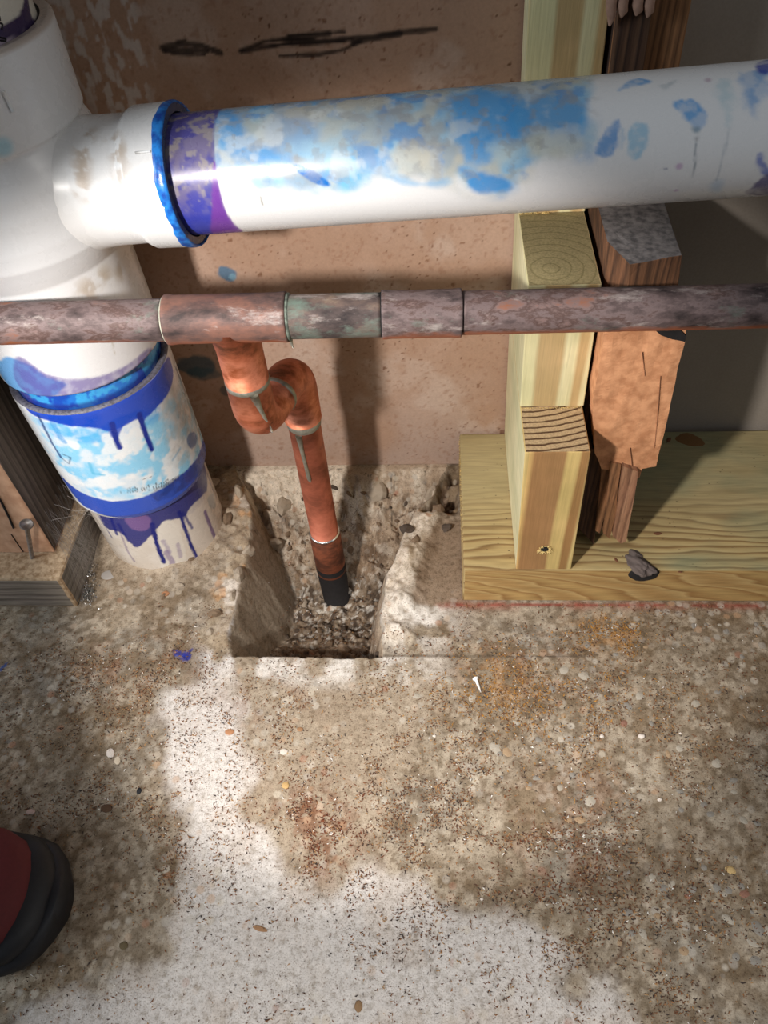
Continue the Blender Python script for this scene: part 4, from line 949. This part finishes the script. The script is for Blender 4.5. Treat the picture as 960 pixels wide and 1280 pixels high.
MC_BURN = coppermat('burnt_copper', [(.30, T(58, 40, 34)), (.48, T(110, 66, 48)), (.6, T(160, 92, 64)), (.8, T(84, 58, 48))], .5, .5, 60, 2)
M_SOLD = plain('solder', T(150, 146, 132), .42, .6, .25, 300, .2); M_SHINE = plain('bright_solder', T(232, 230, 226), .2, .9, .05, 300, .05)
cop = empty('copper_line', (-.1, .317, 0)); tag(cop, 'tarnished copper water pipe crossing in front of the studs and drain', 'pipe')
CA = np.array([-.0945, .3142, .2427]); CB = np.array([.189, .3238, .2358]); CD = (CB - CA) / np.linalg.norm(CB - CA)
def cs(u):  # distance along the run under picture column u
    r = ray(u, 395); n_ = np.cross(r, [0, 0, 1.]); return float(np.dot(CAM - CA, n_) / np.dot(CD, n_))
def crun(name, u0, u1, r, m, flare=0., nth=64, rough=.00012, seed=0):
    s0_ = cs(u0) if not isinstance(u0, float) else u0; s1_ = cs(u1) if not isinstance(u1, float) else u1
    pf = [(s0_, r * .9), (s0_ + .0004, r), (s1_ - .0004, r), (s1_, r * .9)]
    if flare: pf = [(s0_, r * .88), (s0_ + .0003, r + flare * .6), (s0_ + .002, r + flare), (s0_ + .005, r), (s1_ - .005, r), (s1_ - .002, r + flare), (s1_ - .0003, r + flare * .6), (s1_, r * .88)]
    t_ = Tube(CA, CB, pf, nth, ds=.0015); t_.r = t_.r + (fbm(t_.P, 260, 3, seed) - .5) * 2 * rough; t_.upd(); return t_.make(name, m, cop, caps=True)
crun('pipe_run', -.75, 205, .0104, MC_OLD, seed=1).name = 'pipe_run'
tr = crun('tee', 207, 360, .0120, MC_TEE, .0004, seed=2)
crun('pipe_run', 359, 477, .0108, MC_OLD2, seed=3); crun('coupling', 477, 577, .0116, MC_OLD, .0003, seed=4)
crun('pipe_run', 576, .85, .0106, MC_OLD, seed=5)
def ring(name, cen, axis, r, w_, m, par, lump=.0004, seed=0, nth=48):
    t_ = Tube(np.array(cen) - np.array(axis) * 1.0, np.array(cen) + np.array(axis), [(1 - w_, r - .0006), (1 - w_ * .5, r + .0005), (1 + w_ * .5, r + .0005), (1 + w_, r - .0006)], nth, ref=(.2, -1, .1)); t_.r = t_.r + (fbm(t_.P, 300, 3, seed) - .5) * 2 * lump; t_.upd(); return t_.make(name, m, par)
ring('solder_ring', CA + CD * cs(208), CD, .0112, .0012, plain('chalky_solder', T(178, 176, 158), .7, .1, .3, 400), cop, seed=3)
ring('solder_ring', CA + CD * cs(361), CD, .0112, .0010, plain('dark_solder', T(120, 130, 118), .7, .1, .5, 400), cop, seed=4)
ring('solder_ring', CA + CD * cs(478), CD, .0110, .0007, M_BLACK, cop, seed=5)
tip = CA + CD * cs(359) + np.array([0, -.002, -.0115])
tubeobj('solder_drip', [tip + [0, 0, .001], tip - [0, 0, .002], tip - [-.0004, 0, .0058]], [.0011, .0009, .0003], M_SOLD, cop, 10)
# drop: outlet, two elbows, riser down into the hole
OX, OY = -.1030, .3185; VX, VY = -.0882, .3680; ZJ = .1665
oc = CA + CD * ((OX - CA[0]) / CD[0])
tubeobj('tee_outlet', [oc, (OX, OY, .222), (OX, OY, .2000)], [.0122, .0120, .0120], MC_NEW, cop, 48)
tubeobj('solder_collar', [(OX, OY, .2012), (OX, OY, .2004), (OX, OY, .1978), (OX, OY, .1966)], [.0112, .0123, .0122, .0112], M_SOLD, cop, 40)
H = np.array([VX - OX, VY - OY, 0]); HL = np.linalg.norm(H); H /= HL
mid = np.array([OX, OY, ZJ]) + H * HL * .5
pth = arcpath([(OX, OY, .1985), (OX, OY, ZJ), tuple(mid)], .0155, 10); tubeobj('elbow', pth, .0121, MC_NEW, cop, 48)
pth = arcpath([tuple(mid), (VX, VY, ZJ), (VX, VY, .1255)], .0155, 10); tubeobj('elbow', pth, .0123, MC_NEW, cop, 48)
ring('solder_collar', mid + H * .0005, H, .0121, .0022, M_SOLD, cop, .0005, 7)
tubeobj('drop_pipe', [(VX, VY, .130), (VX, VY, .06), (VX, VY, .0)], .0108, MC_PIPE, cop, 48)
tubeobj('solder_collar', [(VX, VY, .1262), (VX, VY, .1250), (VX, VY, .1205), (VX, VY, .1190)], [.0108, .0121, .0114, .0106], M_SOLD, cop, 48)
tubeobj('burnt_coupling', [(VX, VY, .0040), (VX, VY, .0030), (VX, VY, -.0440), (VX, VY, -.0452)], [.0112, .0121, .0121, .0112], MC_BURN, cop, 48)
ring('bright_solder_ring', (VX, VY, .0046), (0, 0, 1.), .0114, .0009, M_SHINE, cop, .0001, 9)
tubeobj('blackened_end', [(VX, VY, -.034), (VX, VY, -.036), (VX, VY, -.092)], [.0118, .0122, .0112], M_BLACK, cop, 48)
def onpipe(z, th, r): return np.array([VX + r * math.sin(th), VY - r * math.cos(th), z])
tubeobj('solder_drip', [onpipe(.119, -.25, .0106), onpipe(.108, -.22, .0112), onpipe(.092, -.16, .0111), onpipe(.078, -.10, .0111), onpipe(.074, -.08, .0106)], [.0024, .0015, .0013, .0016, .0006], M_SOLD, cop, 12)
tubeobj('solder_drip', [(OX + .005, OY - .0108, .198), (OX + .0065, OY - .0108, .189), (OX + .0080, OY - .0105, .181), (OX + .0085, OY - .0098, .178)], [.0026, .0014, .0010, .0004], M_SOLD, cop, 12)
tubeobj('solder_drip', [(OX + .0095, OY - .0095, .1745), (OX + .0098, OY - .0098, .171), (OX + .0098, OY - .0092, .169)], [.0003, .0010, .0004], M_SHINE, cop, 10)

# ------------------------------------------------------------------ old framing at the left
M_GREYW = wood('weathered_grey_wood', 1, 2, [(0, T(132, 124, 118)), (.5, T(146, 136, 130)), (.8, T(108, 100, 96)), (1, T(132, 124, 118))], 150.0, .008, .35, rough=.9)
M_GREYF = wood('weathered_grey_front', 0, 2, [(0, T(140, 128, 118)), (.5, T(154, 142, 132)), (.8, T(116, 104, 96)), (1, T(140, 128, 118))], 150.0, .008, .45, rough=.9)
M_DUST = plain('dusty_top', T(184, 160, 130), .95, var=.25, scale=300, bstr=.6, rgb2=T(146, 118, 86))
M_DARKS = wood('dark_stud_side', 2, 1, [(0, T(98, 84, 76)), (.5, T(112, 98, 88)), (.8, T(76, 66, 60)), (1, T(98, 84, 76))], 150.0, .008, .35, rough=.9)
M_PEACH = plain('pale_split_front', T(206, 164, 132), .85, var=.15, scale=90, bstr=.4, rgb2=T(184, 138, 106))
op = empty('old_sole_plate', (-.45, .37, 0)); tag(op, 'weathered grey end of old sole plate in the left corner', 'timber')
px1 = -.2660
hexa('plank', boxc(-.75, px1, .3000, .4400, .001, .0385), None, op, mats=[M_DUST, M_GREYF, M_GREYW], faceidx=[1, 0, 1, 2, 1, 1], bevel=.0025, sub=3, disp=.0007, dscale=120)
os_ = empty('left_stud', (-.30, .38, .0385)); tag(os_, 'old stud with peach split front and dark side left of the drain', 'timber')
hexa('shaft', [(-.330, .3225, .0388), (-.2762, .3225, .0388), (-.2762, .4400, .0388), (-.330, .4400, .0388), (-.335, .3225, .70), (-.272, .3225, .70), (-.272, .4400, .70), (-.335, .4400, .70)], None, os_, mats=[M_PEACH, M_DARKS], faceidx=[0, 0, 0, 1, 1, 1], bevel=.0012, sub=4, disp=.0006, dscale=80)
for L, w_ in (([(-8, 612), (2, 628), (12, 648), (17, 660)], .0008), ([(14, 668), (22, 680), (29, 690)], .0003)):
    tubeobj('split', [atY(u, v, .3222) for u, v in L], w_, M_BLACK, os_, 6)
M_NAIL = plain('nail_steel', T(150, 140, 132), .55, .6, .3, 400, .3)
nl = empty('nail', tuple(atY(40, 690, .3062))); tag(nl, 'bent grey nail standing on the old plate at the far left', 'nail')
n0 = atY(33, 656, .3130); n1 = atZ(40, 696, .0400)
dv = (n1 - n0) / np.linalg.norm(n1 - n0)
tubeobj('shank', [n0, (n0 + n1) / 2, n1 + dv * .006], [.0017, .0016, .0014], M_NAIL, nl, 12)
tubeobj('nail_head', [n0 - dv * .0012, n0 - dv * .0004, n0 + dv * .0006], [.0040, .0046, .0040], M_NAIL, nl, 20)
# cobweb over the plate's end
wb = []; wf = []
M_WEB, nt, b = newmat('cobweb', .9, 0, .1); b.inputs['Base Color'].default_value = (.42, .39, .36, 1)
for k in range(300):
    a = np.array([px1 + .0006, random.uniform(.302, .345), random.uniform(.006, .04)]); q = np.array([px1 + random.uniform(.001, .006), random.uniform(.303, .350), random.uniform(.002, .02)])
    a = np.array([px1 + random.uniform(.0006, .003), random.uniform(.315, .375), random.uniform(.035, .085)])
    if random.random() < .04: q = np.array([-.250, .345, random.uniform(.05, .085)])
    s_ = np.array([0, .00006, .00006]); b_ = len(wb); mdp = (a + q) / 2 + [0, 0, -.001]
    for p in (a, mdp, q): wb += [p - s_, p + s_]
    wf += [[b_, b_ + 1, b_ + 3, b_ + 2], [b_ + 2, b_ + 3, b_ + 5, b_ + 4]]
cw = mesh('cobweb', np.array(wb), wf, M_WEB, None, False); tag(cw, 'thin grey cobweb strung from the old plate to the drain', 'cobweb', kind='stuff')

# ------------------------------------------------------------------ small loose things on the floor
M_STEEL = plain('bright_swarf', T(206, 204, 200), .25, .9, .3, 300, .1); M_STEEL2 = plain('matt_tin', T(196, 196, 192), .4, .7, .2)
V = []; F = []
for k in range(330):
    u = random.gauss(0, 1); v = random.gauss(0, 1)
    cx_, cy_ = ((114, 716) if random.random() < .3 else (110, 742)); c0 = atZ(cx_ + u * 5, cy_ + v * 6.5, 0)
    a = random.uniform(0, 6.28); r0 = random.uniform(.0006, .0014); zz = fz_at(c0[0], c0[1]) + random.uniform(0, .0028); pp = []
    for j in range(5):
        t_ = a + j * .8; pp.append(np.array([c0[0] + r0 * math.cos(t_), c0[1] + r0 * math.sin(t_), zz + j * .0004 * random.uniform(-1, 1.5)]))
    for j in range(4):
        b_ = len(V); w2 = np.random.uniform(-.0006, .0006, 3); V += [pp[j], pp[j + 1], pp[j + 1] + w2, pp[j] + w2]; F.append([b_, b_ + 1, b_ + 2, b_ + 3])
sw = mesh('metal_shavings', np.array(V), F, M_STEEL, None, False); tag(sw, 'small heap of shiny metal curls beside the drain pipe foot', 'shavings', kind='stuff')
def loose(name, u, v, sc, mat, label, cat, z=0., rot=0., flat=.4, seed=0, jag=.3, tilt=0.):
    me = stone(name, mat, seed, flat, jag, 2); o = bpy.data.objects.new(name, me); put(o); p = atZ(u, v, z)
    zf = fz_at(p[0], p[1]) if z == 0 else z
    o.location = (p[0], p[1], zf + sc[2] * flat * .55); o.scale = sc; o.rotation_euler = (tilt, 0, rot); tag(o, label, cat); return o
M_WCH = plain('wood_chip', T(150, 112, 78), .85); M_BLK = plain('black_grit', T(22, 22, 26), .6); M_DBR = plain('brown_crumb', T(86, 62, 42), .9); M_PAL = plain('pale_stone', T(206, 194, 180), .85); M_ORG = plain('orange_stone', T(168, 118, 82), .9); M_CHP = plain('plaster_chip', T(214, 202, 190), .8)
loose('stone', 137, 722, (.0055, .0045, .002), plain('grey_disc', T(168, 162, 156), .7), 'flat round grey stone between metal curls and drain pipe', 'stone', seed=3, jag=.08)
loose('stone', 208, 745, (.0030, .0026, .0022), M_ORG, 'orange stone just below the foot of the drain pipe', 'stone', seed=4)
loose('wood_chip', 325, 1161, (.0042, .0014, .0012), M_WCH, 'small brown wood chip on the bright floor at bottom', 'wood chip', rot=-.25, seed=5)
loose('pebble', 174, 989, (.0016, .0022, .0014), M_BLK, 'tiny black pebble on the shaded floor at left', 'pebble', seed=6)
loose('crumb', 134, 1011, (.0036, .0026, .0022), M_DBR, 'dark brown crumb of dirt left of the black pebble', 'dirt', seed=7)
loose('crumb', 155, 1182, (.0024, .0020, .0018), plain('olive_crumb', T(96, 82, 56), .9), 'olive brown crumb right of the red shoe toe', 'dirt', seed=8)
loose('plaster_chip', 138, 941, (.0026, .0036, .0016), M_CHP, 'pale splintered chip, larger of two on the left floor', 'chip', rot=.3, seed=9)
loose('plaster_chip', 147, 951, (.0020, .0028, .0012), plain('buff_chip', T(200, 184, 160), .8), 'narrow buff chip touching the larger pale chip', 'chip', rot=.5, seed=10)
loose('stone', 355, 940, (.0026, .0022, .0018), M_PAL, 'pale stone above the rusty patch on the floor', 'stone', seed=11)
loose('stone', 357, 982, (.0024, .0022, .0018), plain('yellow_stone', T(186, 152, 100), .9), 'small yellow stone on the upper edge of the rusty patch', 'stone', seed=12)
loose('stone', 287, 915, (.0030, .0022, .0016), M_ORG, 'reddish flat stone on the floor below the hole', 'stone', seed=13)
loose('stone', 38, 1015, (.0030, .0018, .0014), plain('pink_stone', T(206, 178, 166), .8), 'pinkish stone on the dark floor above the shoe', 'stone', seed=14)
loose('crumb', 375, 912, (.0022, .0016, .0012), M_WCH, 'tan crumb on pale floor right of the reddish stone', 'dirt', seed=15)
loose('crumb', 448, 1258, (.0022, .0028, .0016), plain('tan_crumb', T(138, 108, 76), .9), 'tan crumb at the bottom edge on the brightest floor', 'dirt', seed=16)
for (u, v, s, lb) in [(543, 920, .0011, 'white grit speck right of the hole corner below the ridge'), (752, 921, .0016, 'white grit grain below the gold sawdust'), (801, 921, .0022, 'pale angular chip of grit, middle right floor'), (824, 1000, .0014, 'bright white grain of grit on the right floor'), (850, 917, .0009, 'tiny white grain of grit, right floor below the plate'), (602, 1124, .0009, 'lone white grain on the brown dirt edge at bottom')]:
    loose('grit', u, v, (s, s * .8, s), M_CHP, lb, 'grit', seed=int(u), jag=.5, flat=.7)
# flat-headed plastic plug lying on the floor
M_WP = plain('white_peg', T(236, 234, 228), .3, var=.05, bstr=0)
g0 = atZ(595, 850, .0018); g1 = atZ(601, 865, .0012); pg = empty('peg', tuple(g0)); tag(pg, 'small white flared peg lying on the floor below the stud', 'peg')
tubeobj('shaft', [g0, (g0 + g1) / 2, g1], [.0011, .0008, .0004], M_WP, pg, 10); tubeobj('head', [g0 + (g0 - g1) * .18, g0 + (g0 - g1) * .05, g0], [.0019, .0021, .0010], M_WP, pg, 12)
# crumpled foil at the foot of the copper drop and scattered silver crumbs
for k, (u, v, s, lb) in enumerate([(432, 741, .0050, 'crumpled silver foil scrap at the foot of the copper drop')]):
    loose('foil_scrap', u, v, (s, s * .8, s * .7), M_STEEL2, lb, 'foil', z=-.078, seed=33, jag=.9, flat=.7)
V = []; F = []
for k in range(170):
    u, v = random.choice([(400, 790), (412, 786), (408, 796), (385, 700), (378, 760)]); p = atZ(u + random.gauss(0, 12), v + random.gauss(0, 7), -.083); b_ = len(V); z = fz_at(p[0], p[1]) + .0006
    for j in range(3): V.append(np.array([p[0], p[1], z]) + np.random.uniform(-.0009, .0009, 3) * [1, 1, .6])
    F.append([b_, b_ + 1, b_ + 2])
s2 = mesh('silver_crumbs', np.array(V), F, M_STEEL2, None, False); tag(s2, 'silvery crumbs scattered on the bottom of the hole', 'crumbs', kind='stuff')
# leaf-like brown flakes on the plate top
for k, (u, v, s) in enumerate([(822, 667, .0028), (836, 550, .003), (770, 700, .0020), (850, 715, .0015)]):
    loose('bark_flake', u, v, (s, s * .5, s * .4), plain('bark_flake', T(112, 70, 44), .9), ['reddish bark flake on the plate right of its grey knot', 'dark bark flake at the back of the plate by the wall', 'small brown flake on the plate left of its grey knot', 'tiny bark flake on the plate front right of the grey knot'][k], 'bark', z=PT, rot=k, seed=60 + k)

# ------------------------------------------------------------------ shoe at lower left
def shoe():
    root = empty('shoe', (-.30, .10, 0)); tag(root, 'dark red shoe with thick black rubber toe at lower left', 'shoe')
    M_RED = plain('red_upper', T(96, 26, 30), .7, var=.1, scale=500, bstr=.1); M_RUB2 = plain('black_rubber', T(26, 26, 30), .55, var=.2, scale=300, bstr=.2)
    tipx = -.2085; cy = .0985; K = .84
    def halfw(d):   # half width by distance from the tip
        return np.interp(d, [0, .002, .006, .014, .028, .05, .09, .14, .20, .25, .275, .285], [.012, .020, .029, .038, .044, .047, .046, .040, .038, .038, .030, .016])
    def loft(name, ds_, zf, wf, mat, xoff=0., ny=24, closed=True):
        V = []
        for d in ds_:
            hw = float(wf(d)) * K; zt, zb2 = zf(d); zt *= K
            for k in range(ny):
                a = 2 * math.pi * k / ny; cxx = math.copysign(abs(math.cos(a)) ** .75, math.cos(a)); sn = math.copysign(abs(math.sin(a)) ** .75, math.sin(a))
                V.append((tipx + xoff - d, cy + hw * cxx, (zt + zb2) / 2 + (zt - zb2) / 2 * sn))
        F = gridfaces(len(ds_), ny, True).tolist(); F.append(list(range(ny))); F.append(list(range((len(ds_) - 1) * ny, len(ds_) * ny))[::-1])
        return mesh(name, np.array(V), F, mat, root)
    D = [0, .001, .003, .007, .014, .024, .04, .06, .09, .13, .17, .21, .25, .27, .28, .285]
    loft('sole', D, lambda d: (.024 + .003 * math.exp(-d / .03), .0006), halfw, M_RUB2)
    loft('toe_bumper', [0, .001, .003, .007, .014, .024, .04, .055], lambda d: (.024 + .014 * min(1, d / .012) ** .5 - .010 * max(0, d - .02) / .035, .010), lambda d: halfw(d) - .0015, M_RUB2, -.004)
    up = [0, .0015, .005, .011, .022, .04, .07, .10, .14, .18, .22, .25, .262]
    loft('upper', up, lambda d: (float(np.interp(d, [0, .005, .02, .05, .09, .13, .17, .25, .262], [.036, .046, .056, .062, .074, .096, .118, .126, .10])), .012), lambda d: float(np.interp(d, [0, .0015, .005, .011, .022, .04, .08, .14, .2, .25, .262], [.010, .019, .027, .034, .040, .0425, .041, .036, .034, .032, .022])), M_RED, -.014)
    for k in range(5):
        x = tipx - .105 - k * .016; z = float(np.interp(.085 + k * .016, [.05, .09, .13, .17], [.062, .074, .096, .118])) + .002
        tubeobj('lace', [(x, cy - .022, z - .006), (x, cy, z), (x + .006, cy + .022, z - .006)], .002, M_RUB2, root, 8)
shoe()
